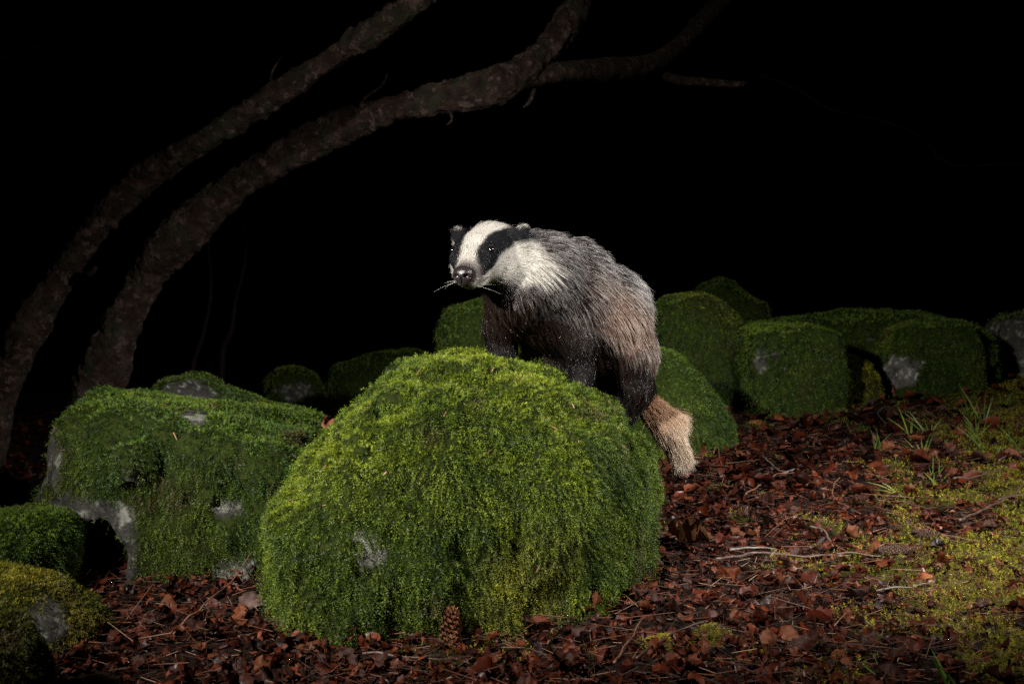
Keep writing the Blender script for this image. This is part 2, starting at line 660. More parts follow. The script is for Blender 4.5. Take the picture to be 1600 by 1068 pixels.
boulder("mossy boulder beside the dark hollow under the big angular boulder",
        [(-90, 800), (-10, 796), (45, 803), (80, 826), (92, 868), (84, 915), (70, 1000), (-90, 1000)],
        1.80, Df=0.16, Db=0.22, R=0.12, amp=0.022, freq=6, seed=52, moss_n=9000, L=0.014, leaf=0.0042, K=7, pal="green")

boulder("small boulder with yellowish moss and a bare tan face, on the leaf litter",
        [(-40, 900), (20, 892), (70, 905), (100, 935), (140, 960), (150, 1000), (150, 1060), (-40, 1060)],
        1.62, Df=0.13, Db=0.15, R=0.10, amp=0.010, freq=9, seed=61, bare=[(75, 965, 30, 42)],
        moss_n=8000, L=0.012, leaf=0.0038, K=7, pal="bank")

boulder("rounded olive mossy boulder in front of the small boulder with a bare tan face",
        [(-150, 930), (-70, 930), (-15, 955), (25, 1005), (52, 1055), (64, 1150), (-150, 1150)],
        1.22, Df=0.14, Db=0.14, R=0.12, amp=0.016, freq=7, seed=66,
        moss_n=8000, L=0.012, leaf=0.0038, K=7, pal="olive")

boulder("squarish mossy boulder with a pale scar on its shaded side, on the leaf litter",
        [(1150, 530), (1165, 514), (1200, 508), (1255, 508), (1290, 522), (1303, 560), (1306, 620), (1300, 690), (1165, 690), (1158, 620)],
        4.35, Df=0.24, Db=0.26, R=0.055, p=5.5, res=0.014, amp=0.022, freq=3.6, seed=71, bare=[(1188, 566, 11, 20)],
        moss_n=11000, L=0.017, leaf=0.0075, K=6, pal="green", smooth=1)

boulder("tall domed mossy boulder next to the squarish boulder",
        [(1010, 500), (1030, 468), (1065, 457), (1105, 460), (1140, 485), (1160, 520), (1160, 590), (1140, 680), (1010, 680)],
        4.6, Df=0.28, Db=0.28, R=0.20, res=0.016, amp=0.05, freq=3.0, seed=78,
        moss_n=10000, L=0.017, leaf=0.0075, K=6, pal="green", smooth=1)

boulder("sloping mossy boulder right behind the badger's tail",
        [(1000, 540), (1040, 545), (1075, 575), (1110, 615), (1135, 655), (1140, 690), (1120, 760), (940, 760), (960, 560)],
        3.55, Df=0.30, Db=0.28, R=0.20, res=0.015, amp=0.05, freq=3, seed=83,
        moss_n=12000, L=0.016, leaf=0.006, K=6, pal="green", smooth=1)

boulder("long low mossy boulder ending in the dark trees, behind the squarish boulder",
        [(1195, 508), (1212, 494), (1290, 493), (1375, 486), (1440, 490), (1490, 505), (1515, 540), (1520, 680), (1190, 680)],
        5.2, Df=0.38, Db=0.3, R=0.11, res=0.018, amp=0.05, freq=2.8, seed=88,
        moss_n=10000, L=0.018, leaf=0.009, K=6, pal="green", smooth=1)

boulder("broad mossy boulder with a pale lichen patch at its foot",
        [(1352, 560), (1372, 520), (1420, 502), (1465, 500), (1500, 518), (1522, 550), (1530, 595), (1525, 690), (1340, 690), (1342, 600)],
        4.85, Df=0.28, Db=0.3, R=0.12, res=0.016, amp=0.065, freq=3, seed=93, pale=0.6, bare=[(1398, 582, 40, 24)],
        moss_n=10000, L=0.017, leaf=0.008, K=6, pal="green", smooth=1)

boulder("small yellowish mossy stone wedged between the squarish boulder and the lichen patch boulder",
        [(1290, 568), (1318, 552), (1350, 560), (1372, 596), (1372, 660), (1286, 660)],
        4.5, Df=0.12, Db=0.12, R=0.07, res=0.012, amp=0.008, freq=9, seed=97,
        moss_n=3500, L=0.015, leaf=0.0075, K=6, pal="bank", smooth=1)

boulder("dim dark mossy boulder peeking over the tall domed boulder",
        [(1085, 455), (1105, 438), (1130, 433), (1160, 455), (1195, 470), (1198, 500), (1180, 640), (1090, 640)],
        6.2, Df=0.28, Db=0.3, R=0.16, res=0.02, amp=0.05, freq=4, seed=101,
        moss_n=5000, L=0.02, leaf=0.011, K=5, pal="green", smooth=1)

boulder("mossy boulder behind the badger's front leg",
        [(684, 500), (700, 476), (730, 470), (770, 472), (800, 490), (815, 560), (800, 660), (690, 660), (682, 560)],
        4.2, Df=0.22, Db=0.24, R=0.14, res=0.016, amp=0.05, freq=3.5, seed=107,
        moss_n=6000, L=0.017, leaf=0.0075, K=6, pal="green", smooth=1)

boulder("dark mossy boulder lying in the gloom beside the mossy boulder's crest",
        [(512, 575), (560, 562), (600, 548), (640, 542), (672, 552), (685, 600), (680, 690), (510, 690)],
        6.6, Df=0.3, Db=0.3, R=0.2, res=0.022, amp=0.02, freq=4, seed=111,
        moss_n=4500, L=0.02, leaf=0.011, K=5, pal="green", smooth=1)

boulder("half bare dim boulder in the gloom over the low peaked boulder",
        [(415, 600), (430, 575), (470, 570), (500, 590), (512, 640), (505, 700), (415, 700)],
        6.3, Df=0.25, Db=0.25, R=0.15, res=0.022, amp=0.02, freq=4, seed=117, bare=[(462, 612, 26, 14)],
        moss_n=2500, L=0.02, leaf=0.011, K=5, pal="green", smooth=1)

boulder("bare grey boulder standing at the edge of the dark wood",
        [(1556, 540), (1562, 505), (1585, 490), (1640, 480), (1680, 520), (1690, 660), (1575, 660), (1560, 590)],
        5.3, Df=0.25, Db=0.3, R=0.14, res=0.018, amp=0.025, freq=6, seed=121, bare=[(1580, 545, 60, 60)],
        moss_n=1500, L=0.02, leaf=0.009, K=5, pal="green", smooth=1)


# ================================================================== tubes, twigs, trees
def catmull(pts, n):
    pts = np.asarray(pts, float)
    P = np.concatenate([[2 * pts[0] - pts[1]], pts, [2 * pts[-1] - pts[-2]]])
    t = np.linspace(0, len(pts) - 1 - 1e-6, n)
    i = t.astype(int)
    u = (t - i)[:, None]
    p0, p1, p2, p3 = P[i], P[i + 1], P[i + 2], P[i + 3]
    return 0.5 * (2 * p1 + (p2 - p0) * u + (2 * p0 - 5 * p1 + 4 * p2 - p3) * u ** 2 + (3 * p1 - p0 - 3 * p2 + p3) * u ** 3)


def tube(ctrl, radii, n=40, m=8, bump=0.0, freq=20, seed=0, bump2=0.0):
    C = catmull(np.c_[np.asarray(ctrl, float), np.asarray(radii, float)], n)
    r, C = np.maximum(C[:, 3], 1e-4), C[:, :3]
    T = nrm(np.gradient(C, axis=0))
    ref = np.array([0.31, 0.77, 0.55])
    A = nrm(np.cross(T, ref))
    B = np.cross(T, A)
    th = np.linspace(0, 2 * math.pi, m, endpoint=False)
    dirs = A[:, None, :] * np.cos(th)[None, :, None] + B[:, None, :] * np.sin(th)[None, :, None]
    V = C[:, None, :] + dirs * r[:, None, None]
    if bump:
        V = V + dirs * (bump * fbm(V * freq, 4, seed))[..., None]
    if bump2:
        V = V + dirs * (bump2 * fbm(V * freq * 0.25, 2, seed + 8))[..., None]
    V = V.reshape(-1, 3)
    i = np.arange(n * m).reshape(n, m)
    j = np.roll(i, -1, 1)
    F = np.stack([i[:-1], j[:-1], j[1:], i[1:]], -1).reshape(-1, 4)
    caps = []
    for row, sgn in ((i[0], -1), (i[-1], 1)):
        V = np.vstack([V, V[row].mean(0)])
        c = len(V) - 1
        rr = np.roll(row, -1)
        tri = np.stack([row, rr, np.full(m, c)], 1)
        caps.append(tri if sgn > 0 else tri[:, ::-1])
    return V, [F] + caps


def px_path(pts):
    return np.array([unp(x, y, Y) for x, y, Y in pts])


def px_r(w, Y):
    return w / FPX * Y / 2


def trunk_mesh(name, pts, widths, n, m, bump, seed):
    c = px_path(pts)
    r = [px_r(w, p[2]) * 0.86 for w, p in zip(widths, pts)]
    r = [q * (0.94 + 0.16 * math.sin(k * 2.3 + seed)) for k, q in enumerate(r)]
    V, F = tube(c, r, n, m, bump * 0.62, 48, seed, bump * 0.4)
    return make_mesh(name, V, F, M_BARK)


treeA = add("leaning_tree", None, label="slender leaning tree trunk with flaky bark, arching up from the dark", cat="tree",
            group="trees arching over the clearing")
treeA.location = (0, 0, 0)
me = trunk_mesh("trunk", [(-25, 720, 3.45), (5, 610, 3.45), (45, 515, 3.4), (100, 425, 3.4), (160, 345, 3.35), (230, 275, 3.35), (300, 232, 3.3), (380, 182, 3.3),
                          (450, 135, 3.25), (520, 90, 3.25), (590, 45, 3.2), (680, -20, 3.2), (800, -120, 3.2), (900, -260, 3.2)],
                [76, 64, 58, 52, 50, 48, 50, 46, 44, 46, 46, 42, 36, 28], 420, 64, 0.020, 3)
add("trunk", me, parent=treeA)
me = trunk_mesh("stub", [(115, 432, 3.4), (138, 428, 3.32), (150, 418, 3.28)], [16, 12, 5], 12, 10, 0.006, 4)
add("branch_stub", me, parent=treeA)
me = trunk_mesh("knot", [(535, 90, 3.25), (545, 62, 3.22), (550, 42, 3.2)], [34, 26, 10], 16, 14, 0.008, 5)
add("branch_stub", me, parent=treeA)

treeB = add("leaning_tree", None, label="thicker leaning tree with mossy bark that forks into two limbs overhead", cat="tree",
            group="trees arching over the clearing")
me = trunk_mesh("trunk", [(120, 740, 3.95), (150, 620, 3.95), (180, 530, 3.9), (225, 440, 3.9), (280, 370, 3.85), (350, 305, 3.85), (430, 252, 3.8), (520, 205, 3.8),
                          (610, 172, 3.75), (700, 152, 3.75), (780, 132, 3.75), (840, 90, 3.85), (890, 30, 3.95), (935, -40, 4.3), (1000, -150, 4.8)],
                [120, 92, 78, 74, 74, 70, 66, 62, 60, 62, 66, 58, 50, 46, 36], 420, 64, 0.022, 11)
add("trunk", me, parent=treeB)
me = trunk_mesh("branch", [(815, 118, 3.82), (880, 112, 3.95), (950, 110, 4.3), (1015, 102, 4.7), (1060, 72, 5.0), (1100, 30, 5.3), (1160, -30, 5.5), (1260, -130, 5.7)],
                [48, 46, 42, 42, 36, 30, 26, 16], 120, 24, 0.011, 15)
add("branch", me, parent=treeB)
me = trunk_mesh("branch", [(1015, 108, 4.7), (1055, 124, 4.9), (1100, 128, 5.0), (1150, 132, 5.1), (1168, 130, 5.15)],
                [20, 16, 14, 16, 5], 40, 14, 0.007, 17)
add("branch", me, parent=treeB)
me = trunk_mesh("side_shoot", [(835, 140, 3.83), (828, 158, 3.81), (818, 168, 3.8)], [10, 7, 3], 10, 8, 0.003, 18)
add("branch_stub", me, parent=treeB)


def twig(name, label, pts_px, w, mat, cat="twig", lift=0.008, group=None, wob=0.004):
    """a twig lying on the ground along photograph points; pts (x, y) are put on the ground, (x, y, Y) in the air"""
    C = []
    for q in pts_px:
        if len(q) == 2:
            g = ground_hit(q[0], q[1])[0]
            C.append(g + np.array([0, 0, lift]))
        else:
            C.append(unp(*q))
    C = np.array(C)
    w = w * 0.72
    n = max(12, 6 * len(C))
    r = np.linspace(w, w * 0.45, len(C)) / 2
    V, F = tube(C, r, n, 7)
    V = V + wob * np.stack([vnoise(V * 30, k) for k in (3, 4, 5)], -1)
    return add(name, make_mesh(name, V, F, mat), label=label, cat=cat, group=group)


# bare saplings and hanging branches, the far ones dimmed by gloom painted into their bark
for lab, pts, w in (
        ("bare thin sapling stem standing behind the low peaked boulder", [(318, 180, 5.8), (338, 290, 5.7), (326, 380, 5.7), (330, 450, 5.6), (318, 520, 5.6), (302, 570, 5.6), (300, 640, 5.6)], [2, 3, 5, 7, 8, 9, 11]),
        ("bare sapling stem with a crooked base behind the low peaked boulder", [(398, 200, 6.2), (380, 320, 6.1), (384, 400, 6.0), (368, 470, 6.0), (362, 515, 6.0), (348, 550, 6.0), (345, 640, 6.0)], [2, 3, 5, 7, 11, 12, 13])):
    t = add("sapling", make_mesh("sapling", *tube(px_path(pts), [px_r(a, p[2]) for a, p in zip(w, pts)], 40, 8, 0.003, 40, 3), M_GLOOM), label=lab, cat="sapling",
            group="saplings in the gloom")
for tr, pts, w in ((treeA, [(430, 150, 3.27), (424, 118, 3.24), (440, 88, 3.2)], [9, 6, 2]),
                   (treeB, [(560, 190, 3.78), (566, 158, 3.72), (596, 134, 3.7), (606, 112, 3.68)], [9, 6, 4, 2]),
                   (treeB, [(700, 168, 3.74), (706, 186, 3.7), (698, 196, 3.68)], [8, 5, 2])):
    add("side_twig", trunk_mesh("side_twig", pts, w, 24, 9, 0.003, len(w)), parent=tr)
hb = add("hanging_branch", None, label="thin bare branch drooping out of the dark across the clearing", cat="branch")
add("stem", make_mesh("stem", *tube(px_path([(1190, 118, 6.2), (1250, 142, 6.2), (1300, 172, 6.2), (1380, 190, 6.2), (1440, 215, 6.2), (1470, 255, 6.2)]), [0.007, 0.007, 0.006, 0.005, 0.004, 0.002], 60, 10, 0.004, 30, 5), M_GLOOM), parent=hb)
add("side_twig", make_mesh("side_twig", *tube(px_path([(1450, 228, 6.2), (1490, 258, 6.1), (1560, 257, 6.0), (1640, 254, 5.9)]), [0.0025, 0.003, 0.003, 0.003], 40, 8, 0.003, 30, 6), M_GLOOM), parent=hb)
tw = add("hanging_branch", None, label="thin reddish twig with a few small leaves over the slender leaning tree", cat="branch")
add("stem", make_mesh("stem", *tube(px_path([(-60, 110, 3.0), (0, 90, 3.0), (60, 72, 3.0), (120, 50, 3.0), (160, 38, 3.0)]), [0.006, 0.005, 0.005, 0.004, 0.002], 40, 8), M_TWIG_RED), parent=tw)
add("side_twig", make_mesh("side_twig", *tube(px_path([(145, 42, 3.0), (148, 15, 3.0), (150, -20, 3.0)]), [0.003, 0.003, 0.002], 16, 6), M_TWIG_RED), parent=tw)
add("side_twig", make_mesh("side_twig", *tube(px_path([(30, 82, 3.0), (40, 110, 3.05), (60, 140, 3.1), (100, 160, 3.1), (135, 150, 3.1)]), [0.003, 0.003, 0.002, 0.002, 0.001], 30, 6), M_TWIG_RED), parent=tw)


# ================================================================== fallen leaves
LEAF_COLORS = np.array([(0.078, 0.023, 0.012), (0.045, 0.014, 0.009), (0.120, 0.044, 0.023), (0.030, 0.012, 0.009),
                        (0.180, 0.082, 0.046), (0.055, 0.033, 0.030), (0.014, 0.007, 0.006), (0.100, 0.028, 0.010)])


def leaf_template(nu, nv, seed, kind):
    """one dead leaf of unit length along x: outline, midrib fold, side curl, end curl and crumple"""
    r = np.random.default_rng(seed)
    u = np.linspace(0, 1, nu + 1)
    v = np.linspace(-1, 1, nv + 1)
    U, W = np.meshgrid(u, v, indexing='ij')
    if kind == 0:       # ovate
        wid = 0.34 * np.sin(np.pi * np.clip(U, 0.0, 1) ** 0.8) ** 0.75 + 0.012
    elif kind == 1:     # lobed
        wid = 0.36 * np.sin(np.pi * U ** 0.85) ** 0.7 * (1 + 0.32 * np.sin(U * 21 + 1)) + 0.012
    elif kind == 3:     # torn sliver
        wid = 0.17 * np.sin(np.pi * np.clip(U, 0.02, 0.98) ** 0.9) ** 0.6 * (1 + 0.3 * np.sin(U * 13 + seed)) + 0.01
    else:               # broad
        wid = 0.46 * np.sin(np.pi * U ** 0.65) ** 0.8 * (1 + 0.12 * np.sin(U * 30)) + 0.012
    X = U + 0.10 * np.abs(W) * wid
    Yv = W * wid
    fold = r.uniform(0.05, 0.35)
    curl = r.uniform(-0.5, 0.8)
    endc = r.uniform(-0.6, 1.0)
    ph = r.uniform(0, 6)
    Z = fold * np.abs(W) * wid * 2 + curl * W ** 2 * 0.28 + endc * (U - 0.45) ** 2
    Z = Z + 0.05 * np.sin(U * 17 + ph + np.abs(W) * 4) * np.abs(W)
    if nu > 10:         # the side veins stand out as ribs
        Z = Z + 0.022 * np.sin(U * 44 - np.abs(W) * 7) * (1 - 0.4 * np.abs(W))
    P = np.stack([X, Yv, Z], -1)
    P = P + 0.085 * np.stack([vnoise(P * 4 + 9.3 * seed, 1), vnoise(P * 4 + 9.3 * seed, 2), 1.7 * vnoise(P * 4 + 9.3 * seed, 3)], -1)
    P = P + 0.03 * np.stack([vnoise(P * 11 + 5.3 * seed, k) for k in (4, 5, 6)], -1)
    # roll the blade a little round its midrib
    roll = r.uniform(0.1, 1.1 if nu > 10 else 2.0) * np.sign(r.uniform(-1, 1))
    ang = roll * P[..., 1] / 0.4
    Yn = np.where(np.abs(ang) > 1e-3, np.sin(ang) / np.where(np.abs(ang) > 1e-3, ang, 1), 1) * P[..., 1]
    P[..., 2] += np.abs(1 - np.cos(ang)) * 0.3 * np.sign(roll)
    P[..., 1] = Yn
    P[..., 0] -= 0.5
    i = np.arange((nu + 1) * (nv + 1)).reshape(nu + 1, nv + 1)
    F = np.stack([i[:-1, :-1], i[1:, :-1], i[1:, 1:], i[:-1, 1:]], -1).reshape(-1, 4)
    shade = 1 - 0.22 * (np.abs(W) < 0.15) + 0.15 * np.sin(U * 26 + np.abs(W) * 5) * (np.abs(W) > 0.2)
    return P.reshape(-1, 3), F, shade.ravel()


TPL_HI = [leaf_template(14, 8, s, s % 3) for s in range(14)]
TPL_MID = [leaf_template(6, 4, s + 40, s % 4) for s in range(16)]
TPL_BIT = [leaf_template(4, 3, s + 120, (3, 1, 3, 0)[s % 4]) for s in range(16)]
TPL_LO = [leaf_template(3, 2, s + 80, s % 4) for s in range(12)]


def rot_batch(n, tilt):
    yaw = RNG.uniform(0, 2 * np.pi, n)
    ta = RNG.uniform(0, 2 * np.pi, n)
    tl = np.abs(RNG.normal(0, tilt, n))
    flip = np.where(RNG.random(n) < 0.5, 0.0, np.pi)
    cy, sy = np.cos(yaw), np.sin(yaw)
    Rz = np.zeros((n, 3, 3))
    Rz[:, 0, 0], Rz[:, 0, 1], Rz[:, 1, 0], Rz[:, 1, 1], Rz[:, 2, 2] = cy, -sy, sy, cy, 1
    cf, sf = np.cos(flip), np.sin(flip)
    Rf = np.zeros((n, 3, 3))
    Rf[:, 0, 0] = 1
    Rf[:, 1, 1], Rf[:, 1, 2], Rf[:, 2, 1], Rf[:, 2, 2] = cf, -sf, sf, cf
    k = np.stack([np.cos(ta), np.sin(ta), np.zeros(n)], -1)
    K = np.zeros((n, 3, 3))
    K[:, 0, 2], K[:, 1, 2], K[:, 2, 0], K[:, 2, 1] = k[:, 1], -k[:, 0], -k[:, 1], k[:, 0]
    Rt = np.eye(3) + np.sin(tl)[:, None, None] * K + (1 - np.cos(tl))[:, None, None] * (K @ K)
    return Rt @ Rz @ Rf


def scatter_leaves(pos, size, tpls, tilt):
    n = len(pos)
    R = rot_batch(n, tilt)
    which = RNG.integers(0, len(tpls), n)
    ci = RNG.choice(len(LEAF_COLORS), n, p=[.24, .2, .12, .14, .06, .03, .13, .08])
    colr = LEAF_COLORS[ci] * np.array([1.02, 0.74, 0.62]) * RNG.uniform(0.55, 1.35, (n, 1))
    Vs, Fs, Cs, off = [], [], [], 0
    for k, (tv, tf, ts) in enumerate(tpls):
        s = np.nonzero(which == k)[0]
        if not len(s):
            continue
        sc = tv * np.array([1, 1, 1.0])
        V = np.einsum('nij,vj->nvi', R[s], sc) * size[s][:, None, None] + pos[s][:, None, :]
        C = colr[s][:, None, :] * ts[None, :, None]
        Vs.append(V.reshape(-1, 3))
        Cs.append(C.reshape(-1, 3))
        Fs.append((tf[None] + (np.arange(len(s)) * len(tv))[:, None, None] + off).reshape(-1, 4))
        off += len(s) * len(tv)
    return np.concatenate(Vs), np.concatenate(Fs), np.concatenate(Cs)


def ground_scatter(n, y0, y1):
    y = RNG.uniform(y0, y1, n)
    x = RNG.uniform(-0.64, 0.66, n) * y
    return x, y


def litter(n, y0, y1, s0, s1, tpls, tilt, lift, keep_moss=0.3):
    x, y = ground_scatter(n, y0, y1)
    ok = RNG.random(n) > moss_cover(x, y) * (1 - keep_moss)
    x, y = x[ok], y[ok]
    z = ground_z(x, y) + RNG.uniform(0.0, lift, len(x))
    return scatter_leaves(np.stack([x, y, z], -1), RNG.uniform(s0, s1, len(x)), tpls, tilt)


def merge(parts):
    V, F, C, off = [], [], [], 0
    for v, f, c in parts:
        V.append(v)
        C.append(c)
        F.append(f + off)
        off += len(v)
    return np.concatenate(V), np.concatenate(F), np.concatenate(C)


V, F, C = merge([litter(6500, 1.15, 3.2, 0.014, 0.042, TPL_MID, 0.65, 0.016),
                 litter(8000, 2.6, 7.5, 0.025, 0.065, TPL_LO, 0.6, 0.025),
                 litter(17000, 1.15, 3.8, 0.006, 0.020, TPL_BIT, 0.9, 0.024, 0.5)])
add("leaf_litter", make_mesh("leaf_litter", V, F, M_LEAF, col=C), label="carpet of wet red-brown dead leaves covering the forest floor",
    cat="leaf litter", kind="stuff")

# fine needles and broken stalks among the leaves
n = 20000
x, y = ground_scatter(n, 1.15, 4.2)
z = ground_z(x, y) + RNG.uniform(0.004, 0.03, n)
yaw = RNG.uniform(0, np.pi, n)
pit = RNG.normal(0, 0.22, n)
d = np.stack([np.cos(yaw) * np.cos(pit), np.sin(yaw) * np.cos(pit), np.sin(pit)], -1)
ln = RNG.exponential(0.02, n)[:, None] + 0.012
P = np.stack([x, y, z], -1)
a = nrm(np.cross(d, [0, 0, 1.0])) * RNG.uniform(0.0003, 0.0008, n)[:, None]
b = np.cross(d, a)
q = [P - d * ln / 2 + a, P - d * ln / 2 - a * 0.5 + b, P - d * ln / 2 - a * 0.5 - b,
     P + d * ln / 2 + a * .6, P + d * ln / 2 - a * 0.3 + b * .6, P + d * ln / 2 - a * 0.3 - b * .6]
V = np.stack(q, 1).reshape(-1, 3)
o = (np.arange(n) * 6)[:, None]
F = np.concatenate([o + np.array([[0, 1, 4, 3]]), o + np.array([[1, 2, 5, 4]]), o + np.array([[2, 0, 3, 5]])])
pc = np.array([(0.06, 0.03, 0.02), (0.14, 0.06, 0.03), (0.26, 0.17, 0.11), (0.025, 0.012, 0.009)])[RNG.choice(4, n, p=[.45, .25, .05, .25])]
add("needle_litter", make_mesh("needle_litter", V, F, M_CONE, col=np.repeat(pc, 6, 0)), label="fine brown needles and broken stalks strewn through the dead leaves",
    cat="needle litter", kind="stuff")

# the largest leaves one by one
LEAF_KINDS = [
    ("flat red-brown dead leaf lying on the forest floor", (0.095, 0.029, 0.015)),
    ("crumpled dark brown dead leaf lying on the forest floor", (0.042, 0.014, 0.009)),
    ("curled tan dead leaf lying on the forest floor", (0.17, 0.075, 0.038)),
    ("dull purplish brown dead leaf lying on the forest floor", (0.055, 0.027, 0.023)),
    ("wet orange-brown dead leaf lying on the forest floor", (0.12, 0.036, 0.013)),
]
big_meshes = []
for k, (lab, c) in enumerate(LEAF_KINDS):
    for j in range(3):
        tv, tf, ts = TPL_HI[(k * 3 + j) % len(TPL_HI)]
        big_meshes.append((lab, make_mesh("fallen_leaf", tv, tf, M_LEAF, col=np.array(c)[None] * np.array([0.92, 0.78, 0.70]) * ts[:, None])))


def in_rock(x, y):
    bx, by = proj(np.stack([x, y, ground_z(x, y)], -1))
    return (bx > 440) & (bx < 900) & (by < 985)


cnt = 0
while cnt < 280:
    y = 1.2 + 2.6 * random.random() ** 1.3
    x = random.uniform(-0.50, 0.53) * y
    if random.random() < float(moss_cover(np.array([x]), np.array([y]))[0]) * 0.8:
        continue
    ix, iy = proj(np.array([x, y, float(ground_z(x, y))]))
    if 430 < ix < 1030 and iy < 985 - max(0, (ix - 880)) * 1.3 or ix < 160 and iy < 1010 or ix < 470 and iy < 945:
        continue
    lab, me = random.choice(big_meshes)
    o = add("fallen_leaf", me, label=lab, cat="leaf", group="dead leaves on the forest floor")
    o.location = (x, y, float(ground_z(x, y)) + random.uniform(0.012, 0.03))
    o.rotation_euler = (random.gauss(0, 0.55) + (math.pi if random.random() < .5 else 0), random.gauss(0, 0.4), random.uniform(0, 6.28))
    s = random.uniform(0.024, 0.046) if random.random() < .85 else random.uniform(0.046, 0.064)
    o.scale = (s, s, s)
    cnt += 1


def named_leaf(label, px, py, size, tpl, color, rot, Y=None, dz=0.012):
    tv, tf, ts = TPL_HI[tpl]
    o = add("fallen_leaf", make_mesh("fallen_leaf", tv, tf, M_LEAF, col=np.array(color)[None] * ts[:, None]), label=label, cat="leaf",
            group="dead leaves that stand out")
    o.location = unp(px, py, Y) if Y else ground_hit(px, py)[0] + np.array([0, 0, dz])
    o.rotation_euler = rot
    o.scale = (size,) * 3
    return o


named_leaf("large ribbed brown-grey dead leaf curled against the foot of the badger's boulder", 1000, 842, 0.085, 2, (0.11, 0.075, 0.065), (0.5, 0.1, 0.5), dz=0.02)
named_leaf("pale mauve-brown leaf standing upright against the badger's boulder", 915, 912, 0.055, 8, (0.17, 0.125, 0.115), (1.2, 0.3, 1.1), dz=0.03)
named_leaf("big orange-tan crinkled leaf in the litter beside the badger's boulder", 1072, 862, 0.095, 5, (0.22, 0.11, 0.055), (0.3, -0.2, 2.8), dz=0.025)
named_leaf("broad dark glossy wet leaf lying flat before the badger's boulder", 455, 1014, 0.085, 7, (0.026, 0.016, 0.014), (3.25, 0.1, 0.2), dz=0.02)
named_leaf("small reddish dry leaf caught upright between two boulders", 513, 664, 0.042, 3, (0.22, 0.085, 0.05), (1.35, 1.2, 0.4), Y=2.06, dz=0.0)
named_leaf("upright grey-brown leaf propped at the foot of the big angular boulder", 392, 965, 0.05, 6, (0.16, 0.11, 0.10), (1.3, 0.2, 0.3), dz=0.025)
named_leaf("pale curled leaf propped against the wedged yellowish stone", 1338, 606, 0.11, 9, (0.2, 0.13, 0.11), (1.3, 0.9, 0.2), dz=0.04)


# ================================================================== twigs lying about
twig("twig", "pale bent twig with a sharp elbow lying on the litter", [(1188, 719), (1205, 736), (1222, 748), (1240, 744), (1252, 738)], 0.010, M_TWIG_PALE, lift=0.02)
twig("twig", "long dark twig leaning from the litter against the big angular boulder", [(253, 1012, 1.62), (290, 970, 1.66), (330, 935, 1.75), (365, 905, 1.85), (398, 855, 1.98)], 0.006, M_TWIG_RED)
twig("twig", "thin curved reddish stem rising beside the dark hollow", [(193, 960, 1.95), (215, 925, 1.96), (240, 890, 1.98), (265, 878, 2.0)], 0.006, M_TWIG_RED)
twig("twig", "thin looping tan stem lying on the litter by the mossy bank", [(1330, 742), (1305, 765), (1302, 790), (1320, 805), (1345, 815)], 0.006, M_TWIG_RED, lift=0.02)
twig("twig", "straight tan stalk slanting over the litter behind the looping stem", [(1165, 785), (1190, 768), (1215, 756), (1240, 751)], 0.006, M_TWIG_RED, lift=0.022)
twig("twig", "small hooped dry stalk sticking up near the badger's tail", [(1115, 725), (1117, 714), (1122, 716), (1127, 740)], 0.007, M_TWIG_RED, lift=0.03)
twig("twig", "long thin black branch lying across the litter", [(1120, 890), (1180, 880), (1260, 885), (1320, 880), (1378, 883)], 0.009, M_TWIG_DARK, lift=0.02)
twig("twig", "silvery dead stick lying beside the long black branch", [(1140, 877), (1175, 878), (1210, 879)], 0.008, M_TWIG_PALE, lift=0.025)
twig("twig", "arched pale tan stalk over the litter beside the long black branch", [(1265, 840), (1285, 848), (1298, 868), (1303, 880)], 0.007, M_TWIG_PALE, lift=0.025)
twig("twig", "dark forked twig lying over the yellow mossy bank", [(1500, 835), (1540, 815), (1570, 800), (1610, 768)], 0.010, M_TWIG_DARK, lift=0.03)
twig("twig", "short dark twig crossing the forked twig on the mossy bank", [(1560, 800), (1590, 796), (1620, 790)], 0.008, M_TWIG_DARK, lift=0.03)
twig("twig", "dark grey twig along the edge of the yellow mossy bank", [(1490, 768), (1520, 763), (1550, 755), (1575, 742)], 0.009, M_TWIG_DARK, lift=0.03)
twig("twig", "tan stalk lying on the yellow mossy bank by the grass", [(1560, 735), (1580, 724), (1620, 722)], 0.007, M_TWIG_PALE, lift=0.03)
twig("twig", "bent pale grass straw folded over the litter before the lichen patch boulder", [(1385, 676), (1371, 658), (1387, 646), (1388, 655)], 0.008, M_TWIG_PALE, lift=0.03)
twig("twig", "thin reddish stalk leaning over the litter near the squarish boulder", [(1318, 662), (1327, 685), (1345, 702)], 0.007, M_TWIG_RED, lift=0.03)
twig("twig", "rough brown stick lying in front of the spruce cone", [(640, 1012), (690, 1005), (735, 990), (762, 975)], 0.008, M_TWIG_DARK, lift=0.018)
twig("twig", "long dark stick on the dim litter below the badger's boulder", [(545, 1040), (620, 1045), (700, 1048), (780, 1046)], 0.006, M_TWIG_DARK, lift=0.02)
twig("twig", "pale stalk crossing the mossy foreground litter", [(1370, 945), (1400, 938), (1430, 932), (1462, 927)], 0.006, M_TWIG_PALE, lift=0.02)
twig("twig", "thin dark diagonal twig in the dim litter by the cushion moss", [(960, 1060), (985, 1020), (1000, 990)], 0.006, M_TWIG_RED, lift=0.02)
twig("twig", "wet dark stick with bright glints in front of the cushion moss", [(995, 1058), (1030, 1030), (1060, 1012), (1105, 992)], 0.006, M_TWIG_DARK, lift=0.025)
twig("twig", "grey dead twig slanting in the litter near the big crinkled leaf", [(992, 888), (1010, 868), (1030, 848)], 0.006, M_TWIG_DARK, lift=0.025)
twig("twig", "thin trailing dark stem hanging down the moss of the badger's boulder", [(958, 770, 1.98), (990, 797, 2.0), (1020, 822, 2.05), (1050, 838, 2.1)], 0.004, M_TWIG_DARK)


